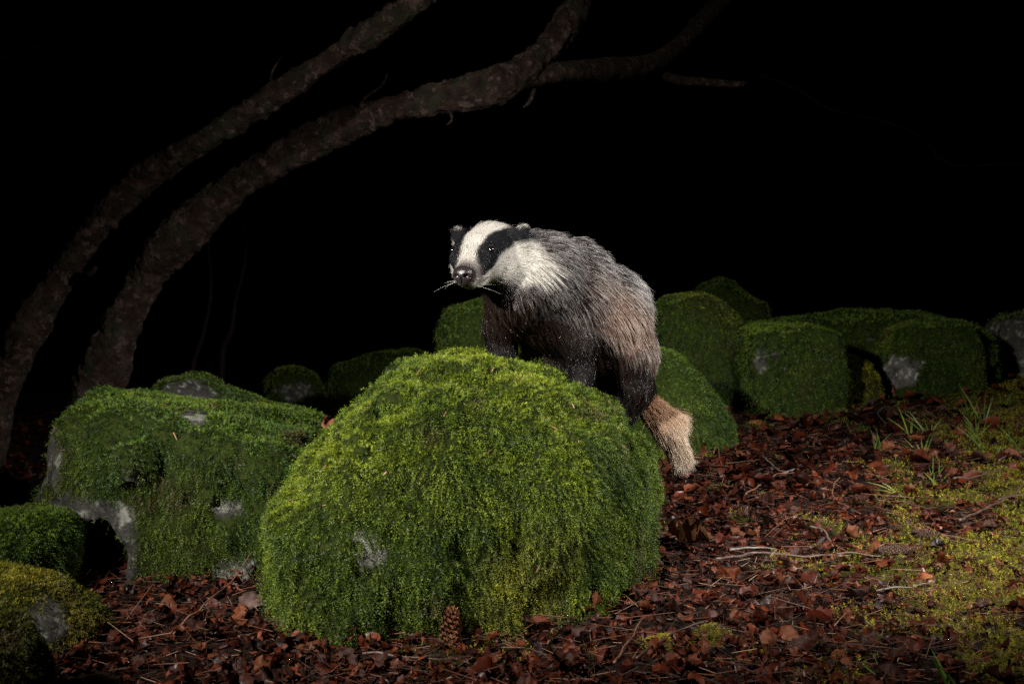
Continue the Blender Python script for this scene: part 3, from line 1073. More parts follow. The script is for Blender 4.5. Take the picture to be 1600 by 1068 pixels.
# ================================================================== spruce cones
def spruce_cone(label, base, axis, length, rad, colr, rows=15, per=8):
    root = add("spruce_cone", None, label=label, cat="cone", group="spruce cones on the litter")
    root.location = base
    root.rotation_euler = Vector(axis).to_track_quat('Z', 'Y').to_euler()
    V, F = tube([(0, 0, 0), (0, 0, length * .5), (0, 0, length * 0.96)], [rad * 0.45, rad * 0.62, rad * 0.2], 12, 8)
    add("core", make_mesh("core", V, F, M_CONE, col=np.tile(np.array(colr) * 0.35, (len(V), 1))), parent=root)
    sv = np.array([(-.5, 0, 0), (.5, 0, 0), (-.55, .55, .12), (.55, .55, .12), (0, 1, .3), (0, .35, -.18)])
    sf = np.array([(0, 1, 3, 2), (2, 3, 4, 4)])
    allv, allf, allc, off = [], [], [], 0
    total = rows * per
    for q in range(total):
        s = (q + 0.5) / total
        rr = rad * (0.45 + 0.6 * math.sin(math.pi * min(1, s * 0.9 + 0.12)) ** 0.8) * (1 if s < .85 else 0.75)
        th = q * 2.39996
        w = 2 * math.pi * rr / per * 1.25
        o = np.array([math.cos(th), math.sin(th), 0])
        t = np.array([-math.sin(th), math.cos(th), 0])
        up = np.array([0, 0, 1.0])
        dirv = nrm(o * random.uniform(0.5, 0.8) + up * 0.85)
        nv = np.cross(t, dirv)
        P = o * rr * 0.55 + up * s * length
        allv.append(P + sv[:, :1] * t * w + sv[:, 1:2] * dirv * length / rows * 2.1 - sv[:, 2:] * nv * w * 0.8)
        allf += [[off, off + 1, off + 3, off + 2], [off + 2, off + 3, off + 4, off + 5]]
        c = np.array(colr) * random.uniform(0.6, 1.4)
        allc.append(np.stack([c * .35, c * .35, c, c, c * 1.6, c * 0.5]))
        off += 6
    sc = add("scales", make_mesh("scales", np.concatenate(allv), np.array(allf), M_CONE, smooth=False, col=np.concatenate(allc)), parent=root, kind="stuff")
    return root


g0 = ground_hit(704, 1014)[0]
spruce_cone("brown spruce cone standing upright against the badger's boulder", g0 + np.array([0, -0.02, 0.0]), (0.05, 0.12, 1), 0.064, 0.020, (0.30, 0.13, 0.065), 12)
g1 = ground_hit(1372, 878)[0]
spruce_cone("grey-brown spruce cone lying on its side on the litter by the long black branch", g1 + np.array([0, 0, 0.02]), (1, 0.1, 0.02), 0.075, 0.0125, (0.085, 0.042, 0.026), 22)
g2 = ground_hit(1470, 848)[0]
spruce_cone("dark spruce cone half sunk in the edge of the mossy bank", g2 + np.array([0, 0, 0.016]), (-1, 0.3, 0.05), 0.06, 0.0125, (0.06, 0.03, 0.02), 18)


# ================================================================== ground moss, cushions, grass
n = 190000
x, y = ground_scatter(n, 1.2, 5.8)
mc = moss_cover(x, y)
ok = RNG.random(n) < mc * np.clip(3.2 / y, 0.3, 1.0)
x, y = x[ok], y[ok]
P = np.stack([x, y, ground_z(x, y) + 0.006 + 0.008 * RNG.random(len(x))], -1)
N = np.tile([0, 0, 1.0], (len(x), 1))
V, F, C = moss_fronds(P, N, 0.020, 0.0046, 5, "bank", 201, droop=0.4)
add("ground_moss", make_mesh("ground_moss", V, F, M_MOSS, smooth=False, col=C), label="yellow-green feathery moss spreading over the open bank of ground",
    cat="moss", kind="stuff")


def cushion(label, px, py, rx, ry, h, pal, nfr, seed):
    c = ground_hit(px, py)[0]

    def f(gx, gy, gz):
        A, B, Cc = np.meshgrid(gx, gy, gz, indexing='ij')
        PP = np.stack([A, B, Cc], -1)
        q = np.sqrt(((A - c[0]) / rx) ** 2 + ((B - c[1]) / ry) ** 2 + ((Cc - c[2] + 0.01) / h) ** 2) - 1
        return q * h + 0.006 * fbm(PP * 30, 2, seed)
    v, fc = surface_nets(f, c - [rx + .03, ry + .03, 0.05], c + [rx + .03, ry + .03, h + .03], 0.006)
    o = add("moss_cushion", make_mesh("cushion", v, fc, M_SOIL, attrs={"moss": np.ones(len(v))}), label=label, cat="moss")
    P, NN = sample_surface(v, fc, nfr)
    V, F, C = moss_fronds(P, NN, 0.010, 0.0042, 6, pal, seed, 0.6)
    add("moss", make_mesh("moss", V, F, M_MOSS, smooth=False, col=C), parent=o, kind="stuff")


cushion("bright yellow-green cushion of moss on the dim litter", 1115, 1000, 0.035, 0.03, 0.03, "bank", 1800, 301)
cushion("olive cushion of moss joined to the bright yellow-green cushion", 1035, 1010, 0.045, 0.03, 0.026, "bank", 2000, 302)
cushion("small fresh green cushion of moss near the foot of the badger's boulder", 945, 962, 0.022, 0.02, 0.018, "bright", 900, 303)
cushion("small dark green moss cushion on the litter before the long low boulder", 1346, 672, 0.05, 0.05, 0.025, "green", 900, 304)


def grass_tuft(label, px, py, blades):
    """blades: tip pixel offsets (dx, dy) from the root and a width in metres"""
    c = ground_hit(px, py)[0]
    root = add("grass_tuft", None, label=label, cat="grass", group="grass tufts on the litter")
    root.location = c
    k = c[1] / FPX
    for (dx, dy, w) in blades:
        tip = np.array([dx * k, random.uniform(-0.05, 0.05), -dy * k])
        H = np.linalg.norm(tip)
        base = np.array([random.uniform(-.012, .012), random.uniform(-.012, .012), -0.004])
        midp = base + (tip - base) * 0.5 + np.array([0, 0, 0.07 * H * (0.3 + abs(dx) / (abs(dx) + abs(dy) + 1))])
        cc = catmull(np.array([base, midp, tip]), 9)
        T = nrm(np.gradient(cc, axis=0))
        side = nrm(np.cross(T, np.array([random.uniform(-.3, .3), 1.0, random.uniform(-.3, .3)])))
        nn = np.cross(side, T)
        s = np.linspace(0, 1, 9)
        ww = (0.62 * w * (1 - s ** 2.2) * (0.6 + 0.4 * np.sin(np.pi * np.clip(s * 1.3, 0, 1))) + 0.0002)[:, None]
        V = np.stack([cc - side * ww / 2, cc + nn * ww * 0.22, cc + side * ww / 2], 1).reshape(-1, 3)
        i = np.arange(27).reshape(9, 3)
        F = np.stack([i[:-1, :-1], i[:-1, 1:], i[1:, 1:], i[1:, :-1]], -1).reshape(-1, 4)
        g = np.array([(0.10, 0.19, 0.03), (0.17, 0.24, 0.035), (0.07, 0.14, 0.03)][random.randrange(3)])
        colr = np.repeat(g[None] * (0.6 + 0.7 * s)[:, None], 3, 0)
        add("blade", make_mesh("blade", V, F, M_GRASS, col=colr), parent=root)
    return root


def rblades(n, spread, h0, h1, w, lean=0.0):
    return [(random.uniform(-spread, spread) + lean, -random.uniform(h0, h1), w * random.uniform(.7, 1.2)) for _ in range(n)]


grass_tuft("grass tuft with long arching blades before the broad lichen patch boulder", 1427, 688, [(-28, -55, .008), (-12, -30, .006), (-40, -35, .005), (6, -34, .005), (-20, -14, .006), (14, -18, .004)])
grass_tuft("sparse grass tuft leaning over the litter beside the long arching blades", 1452, 682, [(-28, -40, .007), (-15, -32, .006), (-40, -40, .004), (5, -20, .005), (20, -30, .004), (-52, -34, .005)])
grass_tuft("tall dense grass tuft on the edge of the mossy bank", 1512, 656, [(-18, -36, .006), (-4, -30, .006), (-10, -48, .007), (8, -22, .005), (18, -38, .005), (26, -26, .006), (-26, -24, .006), (2, -42, .005)])
grass_tuft("tallest grass tuft whose longest blade crosses the dark wood", 1540, 665, [(-38, -64, .007), (-16, -46, .006), (4, -50, .006), (14, -46, .006), (22, -34, .006), (-30, -30, .005), (-6, -30, .006)])
grass_tuft("grass tuft with blades lying down the mossy bank", 1540, 704, [(-36, -42, .007), (-26, -30, .006), (-48, -38, .004), (-12, -16, .005)])
grass_tuft("thin blades of grass lying over the mossy bank by the bare grey boulder", 1588, 698, [(-25, -32, .006), (-14, -30, .006), (8, -14, .004), (-30, -22, .004), (20, -20, .004)])
grass_tuft("small upright grass tuft standing alone in the mossy patch", 1461, 748, [(-1, -40, .005), (6, -34, .004), (-10, -18, .004), (14, -24, .004)])
grass_tuft("small spreading grass tuft with pale shiny blades in the moss", 1463, 762, [(-22, -24, .006), (16, -22, .006), (24, -18, .005), (-8, -14, .005), (4, -20, .004)])
grass_tuft("flattened grass tuft with blades spread sideways on the litter", 1410, 776, [(-48, -20, .006), (-55, -14, .005), (-30, -22, .005), (-44, -6, .004), (16, -10, .004), (-15, -34, .005)])
grass_tuft("tiny grass tuft with radiating blades beside the pale bent twig", 1268, 735, [(-14, -20, .004), (-6, -24, .004), (6, -12, .004), (14, 4, .004), (-14, -4, .004), (10, -18, .003)])
grass_tuft("short grass tuft beside the dark twig on the bank", 1475, 706, rblades(6, 14, 12, 26, .005))
grass_tuft("short grass tuft growing beneath the thin blades on the bank", 1560, 712, rblades(6, 18, 12, 24, .005))
grass_tuft("sparse grass tuft rising from the litter before the wedged yellowish stone", 1372, 704, rblades(5, 16, 18, 40, .005))
grass_tuft("loose grass tuft between the long arching blades and the small upright tuft", 1440, 716, rblades(8, 24, 16, 42, .006, -6))
grass_tuft("loose grass tuft under the tallest grass tuft", 1528, 684, rblades(8, 22, 18, 46, .006, -8))
grass_tuft("low grass tuft at the far edge of the mossy bank", 1570, 640, rblades(7, 18, 12, 30, .006))
grass_tuft("dim grass tuft with one long bright blade in the mossy foreground", 1500, 1090, [(-70, -80, .007), (-50, -60, .006), (-35, -66, .006), (-90, -40, .005), (10, -40, .004)])
grass_tuft("dim flattened grass tuft in the mossy foreground", 1395, 1078, [(-55, -14, .005), (-40, -28, .005), (-65, -24, .004), (20, -26, .004), (-15, -36, .004)])


# ================================================================== the badger
# head frame: forward (towards the nose), left (the badger's own left), up
HF = nrm(np.array([-0.30, -0.92, -0.25]))
HL = nrm(np.cross([0, 0, 1.0], HF))
HU = np.cross(HF, HL)
EYE_MID = unp(740, 391, 1.885)
HO = EYE_MID - HF * 0.043 - HU * 0.020


def hp(f, l, u):
    return HO + HF * f + HL * l + HU * u


def head_local(P):
    d = P - HO
    return d @ HF, d @ HL, d @ HU


down = np.array([0, 0, -1.0])
SP = nrm(unp(985, 545, 2.27) - unp(850, 410, 2.02))     # along the spine, towards the tail
# each: a, ra, b, rb, hair flow, hair length, lift
PR = []


def prim(a, ra, b, rb, flow, hl, lift):
    PR.append((np.asarray(a, float), ra, np.asarray(b, float), rb, nrm(np.asarray(flow, float)), hl, lift))


# head
prim(hp(-0.045, 0, -0.004), 0.048, hp(0.012, 0, 0.002), 0.043, -HF * 0.9 + HU * 0.1, 0.012, 0.30)
prim(hp(0.010, 0, -0.004), 0.039, hp(0.062, 0, -0.014), 0.0265, -HF, 0.007, 0.25)
prim(hp(0.062, 0, -0.014), 0.0255, hp(0.098, 0, -0.017), 0.0185, -HF, 0.005, 0.25)
prim(hp(-0.03, 0, -0.028), 0.036, hp(0.080, 0, -0.027), 0.0145, -HF - HU * 0.3, 0.009, 0.35)
for sg in (-1, 1):
    prim(hp(-0.045, sg * 0.030, -0.020), 0.041, hp(0.010, sg * 0.025, -0.016), 0.030, -HF * 0.9 + HL * sg * 0.45 - HU * 0.12, 0.030, 0.28)
    prim(hp(0.0, sg * 0.022, 0.010), 0.033, hp(0.050, sg * 0.0195, 0.006), 0.0235, -HF, 0.007, 0.22)
    prim(hp(-0.048, sg * 0.056, 0.024), 0.014, hp(-0.054, sg * 0.064, 0.034), 0.0115, HU * 0.6 + HL * sg * 0.5 - HF * .4, 0.012, 0.45)
NH = len(PR)      # head shapes come first
# neck and trunk
prim(hp(-0.05, 0, -0.008), 0.060, unp(838, 424, 2.03), 0.078, SP * 0.9 + (unp(838, 424, 2.03) - HO), 0.034, 0.22)
prim(unp(838, 424, 2.03), 0.074, unp(880, 446, 2.12), 0.092, SP, 0.045, 0.24)
prim(unp(880, 446, 2.12), 0.092, unp(930, 490, 2.20), 0.106, SP + down * 0.15, 0.050, 0.24)
prim(unp(930, 490, 2.20), 0.106, unp(962, 545, 2.26), 0.084, SP * 0.5 + down * 0.65, 0.048, 0.24)
prim(unp(962, 545, 2.26), 0.082, unp(985, 588, 2.27), 0.050, down + SP * 0.15, 0.040, 0.24)
N_TR = len(PR)
# throat, chest and belly
prim(hp(-0.06, 0, -0.035), 0.040, unp(806, 458, 2.00), 0.062, down * 0.8 + SP * 0.5, 0.026, 0.25)
prim(unp(814, 472, 2.03), 0.058, unp(925, 545, 2.20), 0.070, SP * 0.9 + down * 0.2, 0.026, 0.2)
N_CH = len(PR)
# far fore leg
prim(unp(796, 462, 2.03), 0.050, unp(783, 512, 2.06), 0.033, down + np.array([-.1, 0, 0]), 0.022, 0.22)
prim(unp(783, 512, 2.06), 0.033, unp(784, 548, 2.07), 0.027, down, 0.017, 0.22)
prim(unp(784, 550, 2.07), 0.026, unp(774, 562, 2.03), 0.021, down + np.array([0, -.6, 0]), 0.009, 0.2)
# near fore leg
prim(unp(872, 482, 2.08), 0.052, unp(905, 540, 2.07), 0.030, down + np.array([.3, 0, 0]), 0.020, 0.2)
prim(unp(905, 540, 2.07), 0.029, unp(909, 585, 2.07), 0.023, down + np.array([.25, 0, 0]), 0.016, 0.2)
prim(unp(909, 588, 2.07), 0.022, unp(903, 606, 2.04), 0.018, down + np.array([0, -.6, 0]), 0.008, 0.2)
# far hind leg stepping forward under the belly
prim(unp(935, 530, 2.28), 0.060, unp(868, 548, 2.16), 0.034, down * .6 - SP * .6, 0.016, 0.2)
prim(unp(868, 548, 2.16), 0.033, unp(878, 592, 2.12), 0.024, down, 0.010, 0.2)
N_NEAR = len(PR)
# near hind leg
prim(unp(968, 552, 2.19), 0.064, unp(985, 606, 2.19), 0.044, down + np.array([.05, 0, 0]), 0.030, 0.2)
prim(unp(985, 606, 2.19), 0.043, unp(975, 640, 2.20), 0.030, down + np.array([-.1, 0, 0]), 0.018, 0.2)
prim(unp(975, 644, 2.20), 0.026, unp(945, 634, 2.14), 0.022, np.array([-1, -.3, -.3]), 0.009, 0.2)
N_TAIL = len(PR)
# tail
TT = nrm(unp(1075, 726, 2.27) - unp(1002, 628, 2.29))
T1, T2, T3 = unp(996, 614, 2.29), unp(1040, 660, 2.28), unp(1058, 704, 2.27)
prim(T1, 0.022, T2, 0.024, T2 - T1 + np.array([.010, 0, .010]), 0.040, 0.36)
prim(T2, 0.024, T3, 0.017, T3 - T2 + np.array([.006, 0, 0]), 0.040, 0.36)
N_BODY = len(PR)


def prim_d(P, pr):
    a, ra, b, rb = pr[:4]
    ab = b - a
    h = np.clip(((P - a) @ ab) / (ab @ ab), 0, 1)
    return np.linalg.norm(P - a - h[..., None] * ab, axis=-1) - (ra + (rb - ra) * h)


def body_sdf(P):
    d = None
    for k, pr in enumerate(PR):
        q = prim_d(P, pr)
        kk = 0.012 if k < NH else 0.020
        if d is None:
            d = q
        else:
            h = np.clip(0.5 + 0.5 * (d - q) / kk, 0, 1)
            d = d + (q - d) * h - kk * h * (1 - h)
    # eye hollows
    for sg in (-1, 1):
        c = hp(0.0525, sg * 0.0385, 0.022)
        d = np.maximum(d, 0.0075 - np.linalg.norm(P - c, axis=-1))
    return d


def body_field(gx, gy, gz):
    A, B, Cc = np.meshgrid(gx, gy, gz, indexing='ij')
    P = np.stack([A, B, Cc], -1)
    return body_sdf(P.reshape(-1, 3)).reshape(A.shape)


allp = np.array([p[0] for p in PR] + [p[2] for p in PR])
bv, bf = surface_nets(body_field, allp.min(0) - 0.13, allp.max(0) + 0.13, 0.0052)
bv = laplace(bv, bf, 2, 0.5)
bN = vert_normals(bv, bf)


def lerp(a, b, t):
    return a + (b - a) * np.asarray(t)[..., None]


def coat(P, N):
    """region weights of the coat: returns root, middle and tip colours, flow, hair length, lift and thickness"""
    n = len(P)
    D = np.stack([prim_d(P, pr) for pr in PR], 1)
    W = np.exp(-np.clip(D, -0.02, None) / 0.010)
    W /= W.sum(1, keepdims=True)
    flow = W @ np.array([p[4] for p in PR])
    hl = W @ np.array([p[5] for p in PR])
    lift = W @ np.array([p[6] for p in PR])
    f, l, u = head_local(P)
    al = np.abs(l)
    nz = vnoise(P * 70, 3) * 0.5 + vnoise(P * 30, 8) * 0.5
    legs = W[:, N_CH:N_TAIL].sum(1)
    tail = W[:, N_TAIL:].sum(1)
    trunk = W[:, NH:N_TR].sum(1)
    # guard hairs of the back: pale root, black band, pale tip
    root = np.tile([0.13, 0.105, 0.095], (n, 1))
    midc = np.tile([0.018, 0.016, 0.017], (n, 1))
    tip = np.tile([0.36, 0.34, 0.33], (n, 1)) * (1 - 0.35 * W[:, NH])[:, None]
    # flank: paler and pinkish brown underfur
    ix, iy = proj(P)
    flank = smooth01((0.62 - N[:, 2]) / 0.7) * smooth01((P[:, 0] - unp(868, 500, 2.15)[0]) / 0.15) * 0.95
    root = lerp(root, np.array([0.30, 0.18, 0.13]), flank)
    midc = lerp(midc, np.array([0.22, 0.13, 0.095]), flank * 0.85)
    tip = lerp(tip, np.array([0.44, 0.35, 0.30]), flank)
    # dark under side: a line from the throat along the belly
    a0, b0 = unp(770, 424, 2.05), unp(945, 506, 2.05)
    dv = nrm((b0 - a0)[[0, 2]])
    hgt = (P[:, 0] - a0[0]) * (-dv[1]) + (P[:, 2] - a0[2]) * dv[0]
    dark = smooth01((0.030 + 0.020 * nz - hgt) / 0.075)
    dark = np.maximum(dark * smooth01((0.22 - (P[:, 0] - b0[0])) / 0.08), legs * smooth01((0.05 - (P[:, 2] - unp(975, 562, 2.2)[2]) + 0.02 * nz) / 0.05))
    dark = np.maximum(dark, W[:, N_TR:N_NEAR].sum(1))
    dark = dark * (1 - tail)
    br = smooth01(0.5 + 1.2 * vnoise(P * 14, 21))[:, None]
    dk = np.array([0.006, 0.005, 0.005]) * (1 - br) + (np.array([0.012, 0.008, 0.007]) + np.array([0.024, 0.012, 0.007]) * W[:, N_TR:N_CH].sum(1)[:, None]) * br
    root = root + (dk - root) * dark[:, None]
    midc = midc + (dk - midc) * dark[:, None]
    tip = tip + (dk * 1.3 - tip) * dark[:, None]
    # tail: ginger base, cream end
    ta, tb = PR[N_TAIL][0], PR[-1][2]
    tt = np.clip(((P - ta) @ (tb - ta)) / ((tb - ta) @ (tb - ta)), 0, 1)
    gin = lerp(np.tile([0.20, 0.09, 0.042], (n, 1)), np.array([0.34, 0.235, 0.16]), smooth01(tt * 1.3))
    root = lerp(root, gin * 0.85, tail) if False else root + (gin * 0.85 - root) * tail[:, None]
    midc = midc + (gin - midc) * tail[:, None]
    crm = lerp(np.tile([0.30, 0.165, 0.095], (n, 1)), np.array([0.55, 0.47, 0.37]), smooth01(tt * 1.05))
    tip = tip + (crm - tip) * tail[:, None]
    # head: white with a dark stripe through each eye
    wht = np.array([0.52, 0.495, 0.45])
    low = np.interp(f, [-0.10, -0.05, 0.02, 0.045, 0.060, 0.085], [0.020, 0.016, 0.010, 0.004, -0.012, -0.030]) + 0.002 * nz
    inner = np.interp(f, [-0.06, -0.02, 0.03, 0.05, 0.09], [0.027, 0.024, 0.0190, 0.0165, 0.0125]) + 0.002 * nz
    head = smooth01((f + 0.062 + 0.006 * nz) / 0.012) * smooth01((u + 0.062) / 0.012)
    back = -0.008 - np.clip(0.016 - u, 0, 0.050) * 0.26
    cheek = smooth01((f - back + 0.010 * nz) / 0.018) * smooth01((low - u + 0.004) / 0.008) * smooth01((u + 0.060 + 0.006 * nz) / 0.014) * smooth01((al - 0.02) / 0.01)
    cheek = np.maximum(cheek, head)
    # under the jaw and throat stays dark
    chin = smooth01((-0.040 + 0.004 * nz - u - 0.12 * np.clip(0.03 - f, 0, 0.10)) / 0.010) * smooth01((0.062 - f) / 0.02)
    cheek = cheek * (1 - chin)
    stripe = smooth01((al - inner) / 0.005) * smooth01((u - low) / 0.006) * smooth01((0.100 - f) / 0.022) * smooth01((f + 0.085) / 0.015)
    ear = smooth01((u - 0.022) / 0.006) * smooth01((al - 0.050) / 0.006) * smooth01((f + 0.08) / 0.01)
    eartip = smooth01((u - 0.0385 + 0.002 * nz) / 0.004) * smooth01((al - 0.050) / 0.006) * smooth01((f + 0.085) / 0.015)
    blk = np.array([0.012, 0.012, 0.014])
    isw = np.clip(cheek, 0, 1)
    lip = np.exp(-((u + 0.0300 + 0.002 * nz) / 0.0028) ** 2) * smooth01((f - 0.035) / 0.02) * smooth01((0.098 - f) / 0.01)
    for arr, k in ((root, 0.45), (midc, 0.9), (tip, 1.05)):
        arr += (wht * k - arr) * isw[:, None]
        s = np.clip(np.maximum(stripe, ear), 0, 1)[:, None]
        arr += (blk - arr) * s
        arr += (wht - arr) * eartip[:, None]
        arr += (np.array([0.045, 0.03, 0.026]) - arr) * (lip * 0.75)[:, None]
        # greyish muzzle next to the nose
        mz = smooth01((f - 0.078) / 0.018) * smooth01((u + 0.03) / 0.02)
        arr += (np.array([0.13, 0.11, 0.11]) - arr) * (mz * 0.8)[:, None]
    pad = smooth01((0.024 - np.linalg.norm(P - hp(0.114, 0, -0.0135), axis=1)) / 0.004)[:, None]
    for arr in (root, midc, tip):
        arr += (np.array([0.014, 0.011, 0.012]) - arr) * pad
    hd = np.clip(W[:, :NH].sum(1), 0, 1)
    return root, midc, tip, flow, hl, lift, hd, dark, tail


r0, m0, t0, *_ = coat(bv, bN)
under = (r0 * 0.45 + m0 * 0.45) * 0.6


def mat_skin():
    t = NT("badger_underfur")
    return t.bsdf(t.attr("Col"), 0.8, 0.2, t.noise(400, 3, 0.6, gen(t)), 0.6, 0.003)


def mat_fur():
    t = NT("badger_fur")
    return t.bsdf(t.attr("Col"), 0.24, 0.16, transl=0.08)


M_FUR = mat_fur()
badger = add("badger", make_mesh("badger_body", bv, bf, mat_skin(), col=under),
             label="wet black and white badger with striped face climbing over a mossy boulder", cat="badger")


def hair_object(name, pts, rad, col, mat, parent):
    """pts (n, k, 3), rad (n, k), col (n, k, 3)"""
    n, k = pts.shape[:2]
    hc = bpy.data.hair_curves.new(name)
    hc.add_curves([k] * n)
    hc.attributes["position"].data.foreach_set("vector", pts.astype(np.float32).ravel())
    ra = hc.attributes.get("radius") or hc.attributes.new("radius", 'FLOAT', 'POINT')
    ra.data.foreach_set("value", rad.astype(np.float32).ravel())
    ca = hc.attributes.new("Col", 'FLOAT_COLOR', 'POINT')
    c4 = np.ones((n, k, 4), np.float32)
    c4[..., :3] = np.clip(col, 0.002, 0.95)
    ca.data.foreach_set("color", c4.ravel())
    hc.materials.append(mat)
    return add(name, hc, parent=parent)


def grow(n, weight, lscale, thick, frizz, clump, liftk=1.0, npts=6):
    P, N = sample_surface(bv, bf, n, weight)
    root, midc, tip, flow, hl, lift, hd, dark, tail = coat(P + RNG.normal(size=(n, 3)) * 0.0017, N)
    flow = nrm(flow)
    t = nrm(flow - N * (flow * N).sum(1, keepdims=True))
    wv = np.stack([fbm(P * 24, 2, 71 + k) for k in range(3)], -1)
    t = nrm(t + wv * 0.22 * (1 - 0.4 * hd[:, None]) + RNG.normal(size=(n, 3)) * (frizz * (1 + 2.2 * tail))[:, None])
    t = nrm(t - N * np.minimum((t * N).sum(1, keepdims=True), 0))
    L = hl * lscale * RNG.uniform(0.6, 1.15, n)
    lf = np.clip(lift * liftk + RNG.normal(size=n) * 0.06, 0.04, 0.9)
    s = np.linspace(0, 1, npts)
    out = np.zeros((n, npts, 3))
    for k, sk in enumerate(s):
        rise = lf * (sk - 0.42 * sk * sk)
        out[:, k] = P + N * (rise * L - 0.001 * (k == 0))[:, None] + t * (sk * L * np.sqrt(np.clip(1 - lf ** 2, 0.1, 1)))[:, None] \
            + down * (0.10 * sk * sk * L)[:, None] * (1 - 0.7 * hd[:, None])
    if clump > 0:
        nc = max(8, n // 13)
        pick = RNG.choice(n, nc, replace=False)
        kd = kdtree.KDTree(nc)
        for j, q in enumerate(P[pick]):
            kd.insert(q, j)
        kd.balance()
        own = pick[np.array([kd.find(q)[1] for q in P])]
        cw = clump * (0.55 + 0.45 * dark) * (1 - 0.2 * hd)
        for k, sk in enumerate(s):
            out[:, k] += (out[own, k] - out[:, k]) * (cw * sk ** 1.2 * 0.85)[:, None]
    # keep the strands out of the body
    flat = out[:, 2:].reshape(-1, 3)
    sd = body_sdf(flat)
    push = np.clip(0.0025 - sd, 0, 0.02)
    e = 0.002
    g = np.stack([body_sdf(flat + np.eye(3)[k] * e) - sd for k in range(3)], -1) / e
    out[:, 2:] = (flat + nrm(g) * push[:, None]).reshape(n, npts - 2, 3)
    sh = RNG.uniform(0.60, 1.25, (n, 1))
    kind = RNG.random(n)[:, None]
    body = ((1 - hd) * (1 - tail))[:, None]
    root = np.where(kind < 0.30, root * (1 - 0.8 * body), root)
    midc = np.where(kind < 0.30, midc * (1 - 0.75 * body), midc)
    tip = np.where(kind < 0.30, tip * (1 - 0.9 * body), tip)
    midc = np.where(kind > 0.82, midc + (tip - midc) * 0.8 * body, midc)
    band = np.clip(s * 1.0, 0, 1)
    col = np.zeros((n, npts, 3))
    e1 = 0.30 + RNG.normal(size=n) * 0.05
    e2 = 0.76 + RNG.normal(size=n) * 0.09
    for k, sk in enumerate(s):
        a = smooth01((sk - e1 + 0.12) / 0.24)[:, None]
        b = smooth01((sk - e2 + 0.10) / 0.20)[:, None]
        col[:, k] = (root * (1 - a) + midc * a) * (1 - b) + tip * b
    col *= sh[:, None, :]
    rad = thick * RNG.uniform(0.7, 1.3, (n, 1)) * np.clip(1.05 - s ** 2.0, 0.12, 1)[None, :]
    return out, rad, col


r_, m_, t_, fl_, hl_, lf_, hd_, dk_, tl_ = coat(bv, bN)
eye_d = np.minimum(*[np.linalg.norm(bv - hp(0.049, sg * 0.0365, 0.0210), axis=1) for sg in (-1, 1)])
w_face = np.clip(hd_, 0, 1) * 3.2 * smooth01((eye_d - 0.0105) / 0.004) * smooth01((np.linalg.norm(bv - hp(0.112, 0, -0.0135), axis=1) - 0.019) / 0.004)
w_body = np.clip(1 - hd_, 0, 1) * (1 - 0.35 * dk_) + 1.6 * tl_
A = grow(50000, w_body, 1.25, 0.00031, 0.055, 0.88, 0.85)
B = grow(26000, w_body, 0.6, 0.00024, 0.16, 0.5, 1.2)
Cf = grow(56000, w_face, 1.3, 0.00021, 0.09, 0.5, 0.6)
hair_object("guard_hair", *A, M_FUR, badger)
hair_object("underfur", *B, M_FUR, badger)
hair_object("face_fur", *Cf, M_FUR, badger)


# nose pad with nostrils
def nose_field(gx, gy, gz):
    A, B, Cc = np.meshgrid(gx, gy, gz, indexing='ij')
    f, l, u = A, B, Cc
    d = (np.sqrt((f / 0.016) ** 2 + (l / 0.0205) ** 2 + ((u - 0.0012) / 0.0165) ** 2) - 1) * 0.016
    low = (np.sqrt(((f + 0.001) / 0.0145) ** 2 + (l / 0.0120) ** 2 + ((u + 0.011) / 0.011) ** 2) - 1) * 0.010
    h = np.clip(0.5 + 0.5 * (d - low) / 0.006, 0, 1)
    d = d + (low - d) * h - 0.006 * h * (1 - h)
    for sg in (-1, 1):
        ho = np.sqrt(((f - 0.0145) / 0.0075) ** 2 + ((l - sg * 0.0095) / 0.0058) ** 2 + ((u + 0.0005) / 0.0050) ** 2) - 1
        sl = np.sqrt(((f - 0.0125) / 0.006) ** 2 + ((l - sg * 0.0150) / 0.0050) ** 2 + ((u + 0.0040) / 0.0018) ** 2) - 1
        d = np.maximum(d, -np.minimum(ho * 0.004, sl * 0.0018))
    gr = np.sqrt((l / 0.0011) ** 2 + ((f - 0.0145) / 0.004) ** 2) - 1
    d = np.maximum(d, np.where(u < -0.001, -gr * 0.001, d))
    return d


nv, nf = surface_nets(nose_field, (-0.020, -0.025, -0.026), (0.020, 0.025, 0.022), 0.00085)
nv = laplace(nv, nf, 2, 0.5)
NO = hp(0.106, 0, -0.0135)
nw = NO + nv[:, :1] * HF + nv[:, 1:2] * HL + nv[:, 2:] * HU
tn = NT("nose_leather")
mn = tn.bsdf((0.016, 0.012, 0.0135), 0.26, 0.5, tn.noise(900, 3, 0.6, gen(tn)), 0.35, 0.0012)
add("nose", make_mesh("nose", nw, nf, mn), parent=badger)


def ball(c, r, sq=(1, 1, 1), n=20, m=14):
    th = np.linspace(0, 2 * np.pi, n, endpoint=False)
    ph = np.linspace(0.001, np.pi - 0.001, m)
    T, Ph = np.meshgrid(th, ph, indexing='ij')
    V = np.stack([np.sin(Ph) * np.cos(T) * sq[0], np.sin(Ph) * np.sin(T) * sq[1], np.cos(Ph) * sq[2]], -1).reshape(-1, 3) * r + c
    i = np.arange(n * m).reshape(n, m)
    j = np.roll(i, -1, 0)
    F = np.stack([i[:, :-1], i[:, 1:], j[:, 1:], j[:, :-1]], -1).reshape(-1, 4)
    return V, F


te = NT("eye_dark")
me_ = te.bsdf((0.005, 0.004, 0.004), 0.08, 0.6)
for sg in (-1, 1):
    V, F = ball(hp(0.0508, sg * 0.0372, 0.0215), 0.0076)
    add("eye", make_mesh("eye", V, F, me_), parent=badger)

